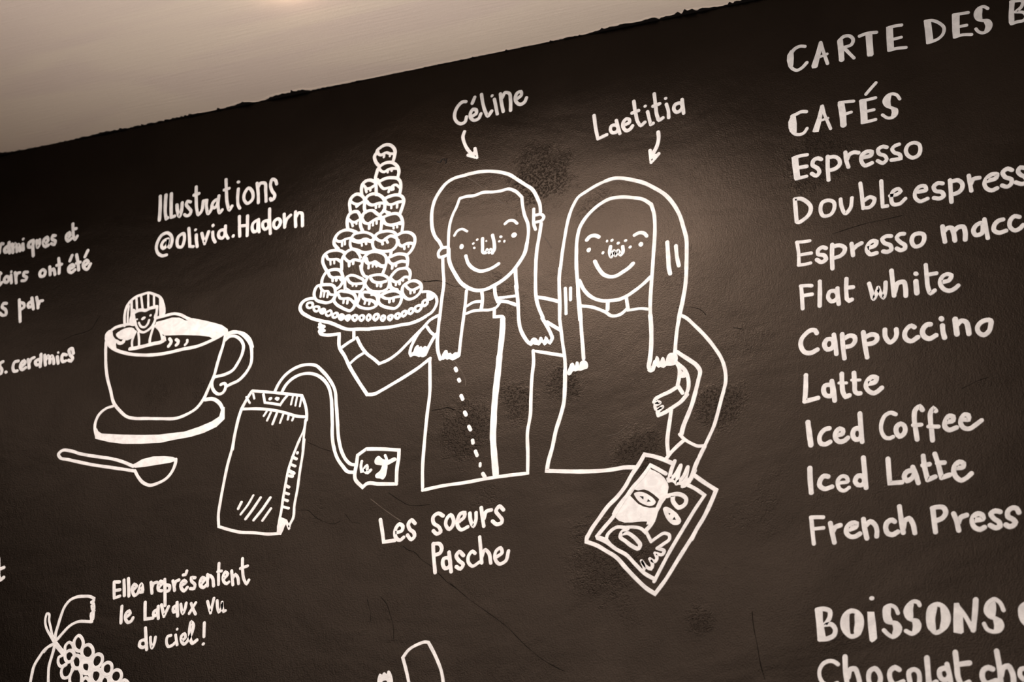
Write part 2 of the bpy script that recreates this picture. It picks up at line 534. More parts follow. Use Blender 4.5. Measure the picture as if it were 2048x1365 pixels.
# ------------------------------------------------------------ the mural
MURAL = '''T lettering | hand-painted white word Illustrations with tall narrow letters, left of the pastry tower | lettering | 
P letter
s 14 1477,2454 1482,2405 1484,2354
P letter
s 14 1501,2455 1503,2413 1506,2382 1513,2354! 1519,2357
P letter
s 14 1524,2456 1528,2409 1534,2356! 1548,2359
P letter
s 14 1553,2404 1558,2379 1569,2355 1575,2376 1575,2409
P letter
s 13 1610,2406 1598,2411 1593,2400 1605,2382 1616,2367 1610,2352 1596,2352 1590,2358
P letter
s 13 1628,2465 1633,2414 1640,2370 1649,2347 1660,2358 1664,2381 1664,2400! 1679,2400
s 14 1622,2432 1642,2435
P letter
s 13 1678,2400 1680,2372 1691,2344 1701,2359 1704,2371
P letter
c 13 1724,2396 1709,2390 1704,2367 1714,2363 1725,2379
s 13 1728,2410 1728,2369 1739,2339 1747,2349
P letter
s 13 1752,2472 1758,2421 1768,2365 1778,2343 1787,2357
s 13 1748,2430 1768,2433
P letter
s 13 1807,2423 1808,2381 1812,2357 1820,2342
d 7 1805,2452
P letter
c 13 1849,2419 1834,2398 1835,2374 1851,2356 1868,2367 1868,2397
P letter
s 13 1883,2432 1891,2390 1895,2351
s 13 1888,2414 1896,2429 1913,2428 1921,2393 1926,2351
P letter
s 13 1964,2414 1957,2431 1945,2437 1939,2417 1948,2388 1960,2368 1957,2356 1947,2352 1943,2359
T lettering | hand-painted white account name line starting with an at sign, under the word Illustrations | lettering | 
P letter
s 13 1530,2269 1513,2264 1505,2245 1514,2233 1526,2241 1531,2267! 1533,2240 1541,2233 1548,2252 1542,2280 1522,2295 1503,2290 1488,2268 1484,2239 1497,2213 1515,2203 1530,2204
P letter
c 13 1592,2280 1574,2271 1570,2248 1577,2229 1591,2226 1599,2246
P letter
s 13 1614,2297 1621,2257 1626,2222! 1640,2219
P letter
s 13 1648,2265 1651,2243 1657,2216
d 6 1643,2286
P letter
s 13 1671,2267 1687,2222! 1699,2269
P letter
s 13 1716,2264 1720,2240 1730,2222
d 7 1715,2291
P letter
c 13 1762,2265 1746,2264 1741,2254 1745,2239 1758,2232 1767,2244
s 13 1767,2280 1771,2246 1782,2228
P full_stop
d 7 1803,2233
P letter
s 13 1821,2309 1825,2269 1830,2228
s 13 1855,2305 1858,2263 1860,2225
s 13 1825,2269 1857,2267
P letter
c 13 1898,2279 1881,2271 1879,2248 1887,2235 1899,2238 1901,2258
s 13 1901,2282 1905,2252 1908,2232
P letter
c 13 1937,2271 1922,2268 1923,2246 1931,2237 1944,2245
s 13 1943,2317 1947,2268 1954,2217
P letter
c 13 1980,2271 1967,2264 1966,2244 1977,2233 1988,2243 1991,2260
P letter
s 13 2004,2285 2007,2257 2010,2232
s 13 2009,2239 2017,2264 2030,2276
P letter
s 13 2049,2286 2051,2255 2054,2227
s 13 2052,2264 2064,2280 2073,2277 2079,2253 2081,2225
T name_lettering | white handwritten name starting with a capital C above the left sister's head | lettering | names over the painted sisters
P letter
s 13 2693,2603 2682,2605 2665,2593 2653,2569 2652,2548 2662,2527 2678,2517 2691,2521 2697,2541
P letter
s 13 2721,2540 2733,2547 2732,2562 2721,2566 2712,2554 2713,2534 2726,2521 2742,2524 2751,2542
s 13 2726,2614 2717,2591
P letter
s 13 2751,2620 2757,2584 2767,2548 2777,2528 2791,2545
P letter
s 13 2800,2590 2806,2561 2812,2529
d 6 2791,2606
P letter
s 13 2822,2607 2827,2569 2834,2534
s 13 2829,2590 2840,2609 2854,2603 2860,2576 2861,2533
P letter
s 13 2886,2575 2900,2586 2898,2600 2887,2599 2878,2582 2882,2561 2897,2549 2911,2554 2919,2571
T arrow_drawing | small white curved arrow pointing down at the left sister's head | arrow | arrows under the names
P shaft
s 13 2691,2483 2686,2467 2691,2440 2704,2411 2722,2387
P arrowhead
s 13 2707,2387 2740,2371! 2732,2408
f 0 2710,2386 2740,2371 2733,2406 2723,2393
T name_lettering | white handwritten name starting with a capital L above the right sister's head | lettering | names over the painted sisters
P letter
s 13 3163,2450 3169,2397 3176,2357! 3207,2367
P letter
c 13 3240,2397 3224,2397 3220,2384 3228,2370 3242,2371 3247,2387
s 13 3241,2415 3247,2387 3253,2362
P letter
s 13 3270,2392 3287,2399 3286,2410 3276,2414 3267,2406 3264,2387 3278,2368 3290,2373 3297,2383
P letter
s 13 3303,2476 3309,2425 3317,2391 3326,2378 3340,2388
s 13 3296,2432 3319,2437
P letter
s 13 3350,2426 3355,2399 3360,2375! 3368,2378
d 6 3342,2449
P letter
s 13 3374,2490 3378,2444 3383,2401 3389,2386 3402,2392
s 13 3369,2443 3392,2448
P letter
s 13 3415,2441 3421,2416 3422,2389
d 6 3413,2464
P letter
c 13 3463,2435 3445,2433 3440,2417 3450,2403 3463,2408 3469,2425
s 13 3469,2448 3471,2419 3473,2395
T arrow_drawing | small white curved arrow pointing down at the right sister's head | arrow | arrows under the names
P shaft
s 14 3385,2341 3386,2320 3380,2291 3364,2261
P arrowhead
s 13 3356,2278 3359,2233! 3385,2260
f 0 3359,2235 3363,2261 3380,2259
T lettering | white handwritten line ending in the word et, cut by the left picture edge | lettering | 
P letter
s 14 783,2339 782,2364 786,2377 794,2375
P letter
c 14 814,2360 805,2351 811,2337 825,2341
s 14 821,2377 825,2354 831,2331
P letter
s 14 836,2367 841,2351 846,2330
s 14 844,2347 850,2365 859,2354 864,2331
s 14 862,2350 866,2360 873,2348 878,2332
P letter
s 14 886,2359 892,2333
d 6 885,2380
P letter
c 14 931,2366 915,2360 916,2341 931,2340
s 14 932,2366 935,2335 942,2300
P letter
s 13 948,2363 952,2347 957,2333 963,2345 961,2364
P letter
s 14 986,2341 1000,2354 993,2369 982,2362 982,2342 993,2330 1004,2334
P letter
s 13 1030,2369 1020,2371 1017,2359 1034,2344 1031,2332 1017,2338
P letter
s 13 1087,2349 1097,2359 1092,2371 1083,2366 1082,2348 1092,2336 1105,2344
P letter
s 13 1103,2406 1109,2372 1116,2345 1122,2338 1130,2350
s 13 1108,2382 1121,2383
T lettering | white handwritten line ending in ont été near the left picture edge | lettering | 
P letter
s 13 799,2253 799,2229 806,2200 815,2209
s 14 796,2247 804,2248
P letter
c 13 832,2232 824,2223 829,2209 838,2206 846,2218
P letter
s 13 852,2234 859,2201
d 6 851,2248
P letter
s 13 869,2242 876,2219 881,2197
s 13 877,2222 881,2237 890,2238
P letter
s 13 926,2234 911,2235 911,2223 926,2211 921,2201 906,2202
P letter
c 13 994,2233 983,2223 988,2207 1003,2206 1007,2222
P letter
s 13 1024,2240 1028,2221 1031,2206
s 13 1030,2221 1042,2228 1048,2218 1052,2204
P letter
s 13 1059,2269 1067,2236 1070,2206
s 13 1055,2241 1076,2242
P letter
s 13 1118,2216 1133,2224 1123,2233 1110,2223 1112,2208 1125,2200 1139,2209
s 13 1118,2272 1111,2250
P letter
s 13 1138,2271 1148,2238 1156,2205
s 13 1142,2235 1158,2237
P letter
s 13 1180,2219 1194,2232 1185,2241 1173,2231 1177,2212 1193,2202 1205,2222
s 13 1186,2281 1176,2256
T lettering | white handwritten line ending in the word par at the left picture edge | lettering | 
P letter
s 13 850,2117 837,2119 832,2108 852,2088 854,2070 842,2069 826,2081
P letter
s 13 906,2123 914,2084 924,2032
s 13 913,2111 929,2104 932,2089 921,2083
P letter
c 13 959,2107 949,2100 955,2085 967,2088
s 13 962,2122 969,2100 976,2075
P letter
s 13 983,2121 992,2096 996,2076
s 13 996,2089 1002,2103 1012,2103
T lettering | white handwritten line ending in the word ceramics, cut by the left picture edge | lettering | 
P letter
s 13 872,1878 861,1874 860,1862 872,1846 871,1832 863,1830
P full_stop
d 7 892,1834
P letter
s 13 940,1871 926,1870 920,1848 929,1832 941,1832
P letter
s 13 959,1846 972,1860 965,1869 955,1861 954,1843 965,1833 977,1840
P letter
s 13 983,1871 989,1853 993,1836
s 13 991,1858 998,1872 1008,1875
P letter
c 13 1034,1864 1017,1858 1024,1844 1038,1846
s 13 1037,1884 1040,1860 1041,1835
P letter
s 13 1054,1878 1058,1857 1063,1838
s 13 1060,1854 1069,1873 1078,1862 1081,1843
s 13 1080,1857 1085,1871 1094,1858 1099,1839
P letter
s 13 1110,1864 1118,1837
d 5 1112,1880
P letter
s 13 1149,1865 1134,1870 1131,1853 1139,1840 1149,1842
P letter
s 13 1179,1867 1168,1888 1159,1885 1164,1865 1178,1846 1173,1838 1161,1843
T lettering | white handwritten words Les soeurs below the two painted sisters | lettering | 
P letter
s 13 2438,1109 2446,1072 2453,1034! 2492,1035
P letter
s 13 2493,1060 2516,1066 2518,1078 2505,1087 2494,1075 2491,1058 2500,1038 2510,1034 2522,1042
P letter
s 13 2560,1084 2547,1096 2537,1085 2542,1067 2557,1054 2560,1042 2550,1032 2535,1048
P letter
s 13 2656,1099 2638,1109 2622,1098 2624,1079 2644,1062 2649,1047 2636,1042 2624,1053
P letter
c 13 2681,1099 2669,1088 2666,1069 2679,1053 2689,1062 2692,1083
P letter
s 13 2713,1075 2729,1089 2729,1101 2716,1100 2707,1084 2707,1060 2718,1047 2741,1054
P letter
s 13 2747,1098 2750,1075 2760,1055 2768,1073 2768,1097
P letter
s 13 2785,1112 2790,1080 2795,1051
s 13 2795,1075 2803,1098 2819,1101
P letter
s 13 2860,1097 2846,1110 2835,1097 2847,1078 2856,1065 2855,1057 2839,1052 2824,1064
T lettering | white handwritten family name below the words Les soeurs | lettering | 
P letter
s 13 2625,1010 2628,973 2635,917
s 13 2626,1011 2647,1008 2655,992 2649,978 2633,974
P letter
c 13 2678,960 2663,959 2660,942 2669,927 2683,932
s 13 2680,978 2684,949 2689,915
P letter
s 13 2729,963 2714,976 2705,965 2714,948 2729,933 2720,921 2706,929
P letter
s 12 2768,966 2759,973 2747,961 2747,938 2759,926 2784,937
P letter
s 12 2782,1017 2787,974 2791,933
s 12 2790,950 2802,974 2812,965 2821,930
P letter
s 12 2841,948 2858,960 2852,975 2840,969 2834,946 2850,924 2869,931 2879,963
T lettering | white handwritten line Elles représentent, top line of the lower left note | lettering | 
P letter
s 12 1480,991 1459,993! 1462,967 1466,937! 1487,942
s 12 1463,963 1485,964
P letter
s 12 1497,996 1501,971 1505,942
P letter
s 12 1514,1000 1519,969 1523,939
P letter
s 12 1540,961 1549,971 1539,978 1533,970 1537,950 1545,939 1557,946
P letter
s 12 1557,946 1561,960 1567,976 1573,962 1574,949 1565,949
P letter
s 12 1604,979 1608,961 1612,941
s 12 1609,961 1616,975 1626,977
P letter
s 12 1639,961 1649,974 1641,979 1633,964 1637,949 1649,946
P letter
s 12 1656,984 1662,939 1667,895
s 12 1662,965 1677,960 1676,945 1665,942
P letter
s 12 1688,976 1694,958 1698,943
s 12 1695,958 1700,973 1711,977
P letter
s 12 1726,958 1739,967 1731,974 1721,965 1724,947 1735,938 1746,949
s 12 1738,1005 1734,993 1726,993
P letter
s 12 1772,979 1758,980 1760,969 1774,955 1772,943 1758,944
P letter
s 12 1799,956 1809,972 1800,977 1793,964 1796,949 1807,943 1819,952
P letter
s 11 1818,986 1822,947
s 12 1820,967 1825,982 1836,975 1845,945
P letter
s 11 1858,1020 1860,980 1863,948
s 11 1856,992 1870,993
P letter
s 11 1883,966 1894,981 1885,988 1878,974 1883,955 1894,948 1901,953
P letter
s 11 1908,990 1913,963 1917,942
s 11 1914,963 1923,976 1932,967 1938,944
P letter
s 11 1945,1028 1949,987 1958,954 1968,941 1975,953
s 11 1940,995 1966,1001
T lettering | white handwritten line le Lavaux vu, middle line of the lower left note | lettering | 
P letter
s 12 1500,906 1501,876 1503,850
P letter
s 12 1524,869 1535,879 1530,888 1520,882 1519,862 1531,849 1543,853 1548,863
P letter
s 12 1589,912 1592,881 1595,855! 1625,856
P letter
c 12 1636,882 1626,877 1627,864 1640,866
s 12 1641,894 1643,871 1646,853
P letter
s 12 1653,898 1667,858! 1681,890
P letter
c 12 1709,890 1700,886 1703,870 1712,873
s 12 1712,901 1716,875 1719,855
P letter
s 11 1727,894 1732,874 1738,862 1744,875 1747,896
P letter
s 11 1766,893 1777,870 1786,856
s 11 1783,894 1762,860
P letter
s 11 1827,895 1842,855! 1850,903
P letter
s 11 1863,894 1868,867 1873,856 1882,866 1882,887! 1886,866 1891,856 1897,858
T lettering | white handwritten line du ciel with an exclamation mark, bottom line of the lower left note | lettering | 
P letter
c 12 1604,784 1586,781 1584,767 1598,760 1610,767
s 12 1600,825 1607,786 1613,752
P letter
s 11 1623,792 1626,773 1633,756 1640,772 1642,791
P letter
s 11 1700,792 1689,790 1686,770 1694,756 1709,759 1720,768
P letter
s 11 1718,792 1722,777 1727,759
d 5 1722,811
P letter
s 11 1745,771 1756,782 1751,794 1741,788 1743,768 1753,759 1766,769
P letter
s 12 1766,769 1779,797 1780,824 1773,831 1769,812 1773,781 1784,760 1800,769
P exclamation_mark
s 11 1822,824 1825,778
d 6 1825,754
T menu_heading | white capital heading starting CARTE DES at the top right, cut by the picture edge | lettering | menu headings in thick capitals
P letter
s 12 3884,2560 3872,2564 3850,2558 3837,2541
s 12 3832,2498 3842,2483 3854,2476 3870,2482 3887,2498
p 0 3846,2556 3836,2555 3825,2538 3823,2519 3826,2499 3835,2489 3843,2497 3846,2525
P letter
s 12 3936,2563 3941,2535 3948,2503 3953,2480
p 0 3931,2567 3918,2526 3901,2481 3903,2472 3915,2471 3921,2474 3929,2504 3937,2533 3941,2559
s 10 3931,2510 3954,2516
P letter
s 19 3998,2555 3999,2519 3999,2485
s 12 3997,2558 4011,2569 4029,2567 4040,2551 4033,2533 4015,2529 4008,2528
s 12 4008,2528 4023,2505 4038,2482
P letter
s 12 4061,2559 4086,2564 4115,2561
p 0 4080,2564 4102,2562 4101,2526 4101,2481 4096,2475 4082,2477 4080,2481 4080,2525
P letter
s 12 4154,2569 4172,2571 4195,2570
p 0 4147,2573 4168,2571 4167,2533 4166,2489 4161,2482 4146,2480 4144,2483 4145,2532
s 11 4164,2523 4191,2525
s 11 4150,2485 4169,2487 4203,2484
P letter
s 11 4270,2567 4290,2565 4310,2552 4325,2529 4319,2506 4307,2495 4286,2488 4271,2486
p 0 4265,2568 4287,2567 4288,2533 4289,2489 4270,2482 4266,2487 4266,2529
P letter
s 11 4358,2570 4381,2569 4403,2568
p 0 4353,2572 4377,2572 4373,2529 4371,2492 4358,2484 4349,2484 4349,2513
s 11 4371,2523 4394,2523
s 11 4354,2488 4375,2491 4406,2486
P letter
s 11 4463,2569 4452,2579 4436,2576 4424,2558 4428,2538 4443,2529 4460,2525 4467,2510 4455,2488 4439,2484 4427,2492 4421,2503
f 0 4445,2575 4429,2573 4421,2556 4428,2535 4441,2528 4444,2550
f 0 4447,2527 4465,2524 4469,2507 4457,2487 4446,2485 4450,2506
P letter
s 17 4537,2572 4532,2538 4529,2503
s 11 4534,2577 4550,2577 4569,2571 4565,2554 4544,2537! 4569,2528 4574,2514 4567,2502 4544,2500 4528,2497
T menu_heading | white capital heading CAFÉS, second heading from the top of the menu column | lettering | menu headings in thick capitals
P letter
s 12 3876,2317 3862,2320 3842,2314 3829,2310
s 11 3823,2259 3833,2245 3849,2238 3863,2241 3875,2256
p 0 3841,2313 3826,2312 3816,2290 3816,2266 3823,2251 3841,2247 3843,2279
P letter
s 11 3928,2327 3933,2295 3941,2267 3949,2240
p 0 3922,2331 3909,2287 3891,2241 3895,2237 3911,2236 3920,2266 3932,2320
s 9 3919,2275 3943,2280
P letter
s 22 3987,2322 3990,2284 3990,2246
s 11 3982,2328 4003,2327 4027,2324
s 11 3998,2283 4017,2286
P letter
s 11 4049,2320 4072,2320 4096,2322
p 0 4044,2321 4067,2321 4067,2281 4066,2244 4054,2236 4044,2237 4045,2272
s 11 4064,2279 4088,2280
s 11 4049,2241 4071,2242 4091,2244
s 11 4101,2376 4083,2358 4067,2341
P letter
s 11 4170,2302 4161,2319 4149,2325 4134,2322 4121,2304 4127,2287 4142,2276 4155,2265 4156,2252 4144,2241 4130,2241 4113,2256
f 0 4144,2325 4127,2320 4116,2303 4124,2285 4139,2275 4141,2300
f 0 4142,2275 4160,2270 4162,2253 4151,2240 4139,2242 4142,2258
T menu_item_lettering | white menu word Espresso directly below the heading CAFÉS | lettering | menu items in the coffee list
P letter
s 12 3827,2158 3846,2161 3870,2161
p 0 3820,2161 3841,2159 3842,2127 3844,2090 3842,2080 3827,2076 3824,2084 3821,2129
s 14 3841,2120 3866,2120
s 12 3832,2082 3851,2084 3864,2085
P letter
s 14 3913,2136 3903,2142 3889,2137 3885,2122 3901,2105 3905,2092 3895,2081 3881,2091
P letter
s 14 3934,2142 3932,2107 3932,2059
s 14 3938,2138 3956,2137 3969,2124 3970,2108 3956,2095 3939,2092
P letter
s 14 3990,2146 3991,2117 3996,2093
s 14 3994,2121 4002,2136 4016,2141 4030,2137
P letter
s 14 4046,2117 4069,2122 4071,2132 4059,2136 4042,2128 4037,2108 4047,2088 4069,2093
P letter
s 13 4118,2139 4107,2144 4091,2136 4092,2123 4111,2109 4115,2098 4103,2086 4087,2097
P letter
s 13 4156,2142 4143,2139 4134,2130 4139,2117 4156,2105 4157,2092 4146,2091 4129,2092
P letter
c 13 4201,2139 4185,2135 4175,2117 4180,2098 4194,2087 4210,2092 4219,2114 4216,2130
T menu_item_lettering | white menu line Double espresso, second item of the coffee list | lettering | menu items in the coffee list
P letter
s 14 3823,2011 3840,2010 3858,1997 3871,1976 3867,1954 3850,1937 3827,1930 3825,1932! 3824,1964 3823,2011
P letter
c 13 3926,1988 3910,1985 3901,1963 3910,1936 3930,1937 3944,1958 3943,1979
P letter
s 13 3965,1985 3966,1962 3978,1933 3992,1947 4000,1983
P letter
s 13 4029,2029 4031,1988 4032,1941
s 13 4036,1967 4055,1976 4068,1968 4065,1954 4050,1941 4035,1942
P letter
s 13 4093,2025 4092,1982 4091,1936! 4105,1936
P letter
s 13 4116,1969 4139,1971 4149,1979 4143,1988 4129,1985 4119,1962 4124,1938 4141,1936 4161,1951
P letter
s 13 4201,1967 4225,1970 4222,1983 4209,1985 4192,1968 4191,1948 4203,1934 4227,1939
P letter
s 14 4275,1982 4263,1986 4248,1975 4252,1961 4271,1953 4275,1940 4263,1933 4246,1938
P letter
s 14 4298,1989 4297,1951 4296,1915
s 14 4302,1984 4322,1984 4333,1969 4330,1954 4316,1942 4303,1940
P letter
s 14 4354,1994 4355,1970 4357,1942
s 14 4357,1964 4367,1980 4384,1981
P letter
s 14 4406,1966 4433,1973 4436,1983 4423,1986 4405,1975 4397,1959 4402,1941 4416,1932 4432,1937
P letter
s 14 4480,1989 4469,1996 4453,1986 4458,1970 4476,1957 4473,1943 4461,1936 4447,1943
P letter
s 14 4517,1989 4505,1993 4497,1980 4503,1969 4516,1957 4517,1942 4506,1937 4487,1946
T menu_item_lettering | white menu line starting Espresso macc, third item, cut by the picture edge | lettering | menu items in the coffee list
P letter
s 12 3822,1861 3825,1827 3824,1782
s 11 3821,1861 3839,1859 3862,1859
s 12 3825,1815 3841,1816 3864,1816
s 12 3823,1782 3840,1781 3860,1783
P letter
s 14 3910,1825 3901,1830 3885,1821 3885,1809 3904,1801 3908,1788 3894,1780 3880,1791
P letter
s 14 3930,1834 3927,1794 3926,1753
s 14 3934,1827 3951,1828 3968,1815 3965,1803 3951,1791 3935,1788
P letter
s 14 3989,1827 3990,1809 3991,1787
s 14 3993,1808 4002,1816 4019,1824
P letter
s 14 4036,1803 4061,1811 4064,1821 4054,1826 4040,1817 4034,1796 4042,1782 4062,1783
P letter
s 14 4109,1832 4094,1834 4082,1827 4088,1812 4105,1801 4106,1786 4095,1781 4082,1785
P letter
s 14 4148,1833 4136,1834 4126,1825 4136,1806 4148,1794 4147,1784 4134,1780 4123,1788
P letter
c 14 4192,1827 4177,1824 4169,1803 4178,1785 4193,1786 4206,1804 4205,1821
P letter
s 15 4263,1838 4264,1813 4266,1786
s 15 4264,1818 4278,1830 4289,1828 4293,1813 4295,1785
s 15 4296,1817 4308,1827 4323,1826 4327,1809 4325,1783
P letter
c 14 4377,1830 4359,1823 4351,1807 4356,1793 4374,1795 4379,1812
s 14 4386,1840 4388,1808 4390,1777
P letter
s 14 4439,1830 4428,1829 4414,1818 4410,1799 4422,1789 4444,1792
P letter
s 14 4486,1830 4473,1835 4459,1823 4457,1801 4470,1788 4483,1792 4494,1802
T menu_item_lettering | white menu line Flat white, fourth item of the coffee list | lettering | menu items in the coffee list
P letter
s 13 3827,1710 3828,1672 3828,1634
s 13 3826,1710 3843,1709 3859,1706
s 13 3831,1677 3859,1677
P letter
s 14 3885,1716 3883,1678 3880,1635
P letter
c 14 3930,1676 3915,1678 3907,1659 3917,1644 3933,1650 3936,1664
s 14 3937,1685 3937,1657 3938,1632
P letter
s 14 3966,1712 3963,1675 3963,1646! 3970,1638 3978,1641
s 14 3966,1682 3984,1681
P letter
s 14 4033,1685 4038,1658 4043,1633 4053,1651 4059,1667! 4063,1651 4072,1633 4079,1654 4082,1681
P letter
s 15 4102,1717 4103,1674 4104,1634
s 15 4107,1645 4120,1674 4135,1674 4139,1654 4138,1628
P letter
s 17 4171,1670 4171,1632
d 8 4173,1695
P letter
s 14 4204,1719 4204,1679 4205,1643 4211,1625 4223,1632
s 14 4208,1686 4232,1687
P letter
s 14 4246,1655 4268,1659 4275,1673 4263,1679 4250,1674 4241,1654 4249,1633 4265,1624 4280,1628 4292,1637
T menu_item_lettering | white menu word Cappuccino, fifth item of the coffee list | lettering | menu items in the coffee list
P letter
s 15 3866,1547 3862,1556 3852,1559 3831,1548 3818,1531 3817,1507 3828,1489 3843,1485 3865,1493
P letter
c 15 3910,1520 3897,1522 3887,1507 3895,1489 3906,1490 3915,1502
s 15 3917,1534 3920,1502 3921,1471
P letter
s 15 3942,1532 3942,1489 3944,1453
s 15 3947,1517 3965,1524 3978,1518 3979,1505 3969,1492 3950,1489
P letter
s 15 4005,1529 4007,1489 4011,1447
s 15 4010,1512 4028,1518 4043,1512 4044,1500 4032,1490 4015,1489
P letter
s 15 4069,1528 4069,1504 4082,1485 4095,1493 4102,1508 4102,1524
P letter
s 15 4155,1523 4147,1529 4132,1520 4125,1502 4129,1488 4141,1480 4163,1490
P letter
s 16 4202,1525 4195,1526 4182,1517 4177,1501 4184,1486 4194,1480 4215,1488
P letter
s 16 4236,1516 4236,1497 4239,1477
d 9 4235,1538
P letter
s 17 4274,1531 4274,1510 4275,1483
s 16 4276,1510 4292,1523 4304,1517 4308,1500 4309,1479
P letter
c 15 4367,1514 4350,1512 4334,1494 4338,1477 4350,1469 4365,1478 4372,1495 4373,1511
T menu_item_lettering | white single menu word Latte below Cappuccino | lettering | menu items in the coffee list
P letter
s 15 3826,1415 3823,1372 3818,1332! 3858,1338
P letter
c 15 3900,1372 3881,1374 3876,1357 3883,1342 3899,1340 3903,1356
s 15 3902,1386 3906,1353 3907,1323
P letter
s 15 3933,1405 3932,1373 3935,1340 3940,1331 3951,1334
s 10 3923,1377 3945,1374
P letter
s 15 3969,1403 3969,1368 3971,1340 3977,1336 3983,1336
s 10 3961,1381 3985,1378
P letter
s 15 4008,1363 4030,1367 4034,1378 4022,1383 4007,1372 4001,1357 4009,1339 4023,1331 4032,1334 4047,1345
T menu_item_lettering | white menu line Iced Coffee below the single word Latte | lettering | menu items in the coffee list
P letter
s 17 3824,1265 3826,1232 3829,1193
P letter
s 15 3886,1238 3875,1237 3862,1227 3855,1210 3860,1193 3872,1190 3886,1196
P letter
s 15 3910,1214 3924,1217 3925,1228 3916,1233 3904,1222 3903,1204 3913,1193 3929,1195 3938,1202
P letter
c 15 3973,1227 3961,1227 3953,1211 3961,1194 3971,1194 3978,1210
s 15 3978,1273 3978,1235 3979,1185
P letter
s 13 4081,1257 4067,1264 4054,1260 4039,1237 4038,1205 4047,1189 4060,1186 4068,1189
P letter
c 15 4093,1226 4082,1220 4080,1198 4087,1188 4100,1195 4105,1210 4102,1220
P letter
s 15 4158,1261 4151,1272 4139,1265 4133,1241 4134,1207 4136,1173
s 13 4128,1218 4151,1216
P letter
s 15 4195,1253 4189,1261 4181,1251 4178,1224 4179,1190 4179,1165
s 13 4171,1208 4199,1204
P letter
s 15 4225,1215 4241,1218 4242,1229 4232,1233 4219,1218 4217,1201 4226,1191 4249,1195
P letter
s 14 4270,1217 4284,1215 4285,1228 4275,1232 4264,1220 4262,1204 4271,1190 4285,1187 4300,1195 4320,1208
T menu_item_lettering | white menu line Iced Latte, seventh drink counting from the heading CAFÉS | lettering | menu items in the coffee list
P letter
s 16 3822,1122 3821,1086 3822,1047
P letter
s 15 3874,1090 3862,1093 3851,1083 3848,1065 3860,1054 3883,1058
P letter
s 12 3906,1067 3930,1070 3927,1082 3916,1087 3902,1077 3901,1058 3908,1045 3918,1042 3932,1050
P letter
c 15 3972,1080 3960,1082 3951,1067 3958,1055 3971,1054 3978,1066
s 15 3979,1136 3980,1097 3981,1044
P letter
s 15 4049,1124 4049,1085 4049,1050! 4083,1049
P letter
c 15 4119,1078 4100,1079 4091,1065 4098,1052 4112,1058 4119,1068
s 15 4117,1091 4124,1068 4129,1042
P letter
s 15 4149,1121 4150,1091 4156,1048! 4177,1055
s 15 4146,1093 4164,1094
P letter
s 15 4182,1123 4188,1096 4195,1050! 4218,1056
s 15 4187,1095 4206,1094
P letter
s 15 4239,1074 4257,1075 4259,1085 4248,1091 4236,1083 4230,1067 4236,1046 4248,1036 4262,1041 4278,1053
T menu_item_lettering | white menu line French Press, last item of the coffee list | lettering | menu items in the coffee list
P letter
s 13 3818,971 3819,932 3821,893
s 13 3817,972 3834,971 3852,969
s 12 3821,937 3836,937 3851,937
P letter
s 15 3872,949 3876,918 3880,891
s 15 3878,924 3885,935 3900,940
P letter
s 15 3926,925 3945,933 3946,940 3934,943 3920,933 3916,916 3927,903 3939,902 3954,909
P letter
s 15 3967,951 3969,922 3973,894
s 15 3973,932 3986,942 3998,932 4003,914 4001,897
P letter
s 15 4054,935 4048,940 4033,934 4028,918 4033,902 4045,897 4061,904
P letter
s 15 4071,978 4073,941 4076,900
s 15 4077,913 4085,936 4095,940 4104,925 4108,896
P letter
s 15 4163,962 4164,928 4165,893
s 15 4162,963 4175,965 4193,961 4198,948 4188,932 4169,925
P letter
s 15 4219,941 4224,924 4229,891
s 15 4229,912 4238,928 4254,933
P letter
s 15 4273,916 4298,920 4296,929 4285,934 4272,927 4267,911 4273,895 4287,888 4299,893
P letter
s 15 4345,933 4333,937 4320,930 4327,915 4340,903 4341,892 4330,888 4315,897
P letter
s 15 4395,926 4390,938 4381,941 4366,932 4365,917 4378,907 4383,899 4376,890 4366,888 4357,894
T menu_heading | white capital heading starting BOiSSONS at the lower right, dotted i | lettering | menu headings in thick capitals
P letter
s 14 3819,699 3839,700 3855,692 3854,675 3843,659 3838,654! 3857,654 3867,641 3864,624 3847,615 3822,614
p 0 3813,699 3835,702 3834,668 3837,641 3840,614 3821,607 3816,613 3815,662
P letter
c 14 3917,688 3898,678 3889,656 3895,630 3912,615 3927,619 3941,643 3940,668 3933,681
f 0 3913,687 3892,678 3884,656 3890,626 3906,613 3908,646 3911,681
f 0 3927,686 3945,676 3949,655 3944,634 3933,615 3922,620 3923,653 3925,680
P letter
p 0 3960,682 3979,680 3981,648 3982,605 3976,599 3967,594 3961,600 3959,642
d 7 3975,719
P letter
s 12 4044,671 4038,687 4026,694 4011,689 4008,669 4012,650 4022,646 4038,643 4047,630 4038,611 4025,605 4014,612 4002,626
f 0 4024,692 4007,694 4002,675 4006,650 4018,643 4027,644 4024,667
f 0 4026,649 4046,643 4052,626 4041,606 4028,601 4024,610 4028,628
P letter
s 12 4105,688 4102,696 4091,700 4074,690 4065,674 4073,653 4084,647 4100,634 4092,616 4078,610 4062,619
f 0 4088,695 4072,692 4060,675 4067,651 4080,644 4085,656 4086,677
f 0 4082,652 4099,649 4105,632 4096,612 4080,609 4082,632
P letter
c 13 4152,687 4135,681 4126,653 4129,624 4143,608 4159,613 4177,632 4179,659 4167,680
f 0 4150,686 4129,681 4120,649 4124,618 4139,607 4144,647
f 0 4163,685 4181,665 4184,642 4173,616 4155,607 4160,646
P letter
p 0 4198,686 4211,686 4219,657 4217,603 4210,599 4190,605 4192,639
s 13 4204,680 4222,653 4243,606! 4248,639 4257,691
s 16 4243,608 4250,643 4257,690
P letter
s 12 4328,655 4320,677 4306,688 4289,678 4281,656 4290,641 4308,632 4320,612 4313,601 4297,598 4280,606 4273,622
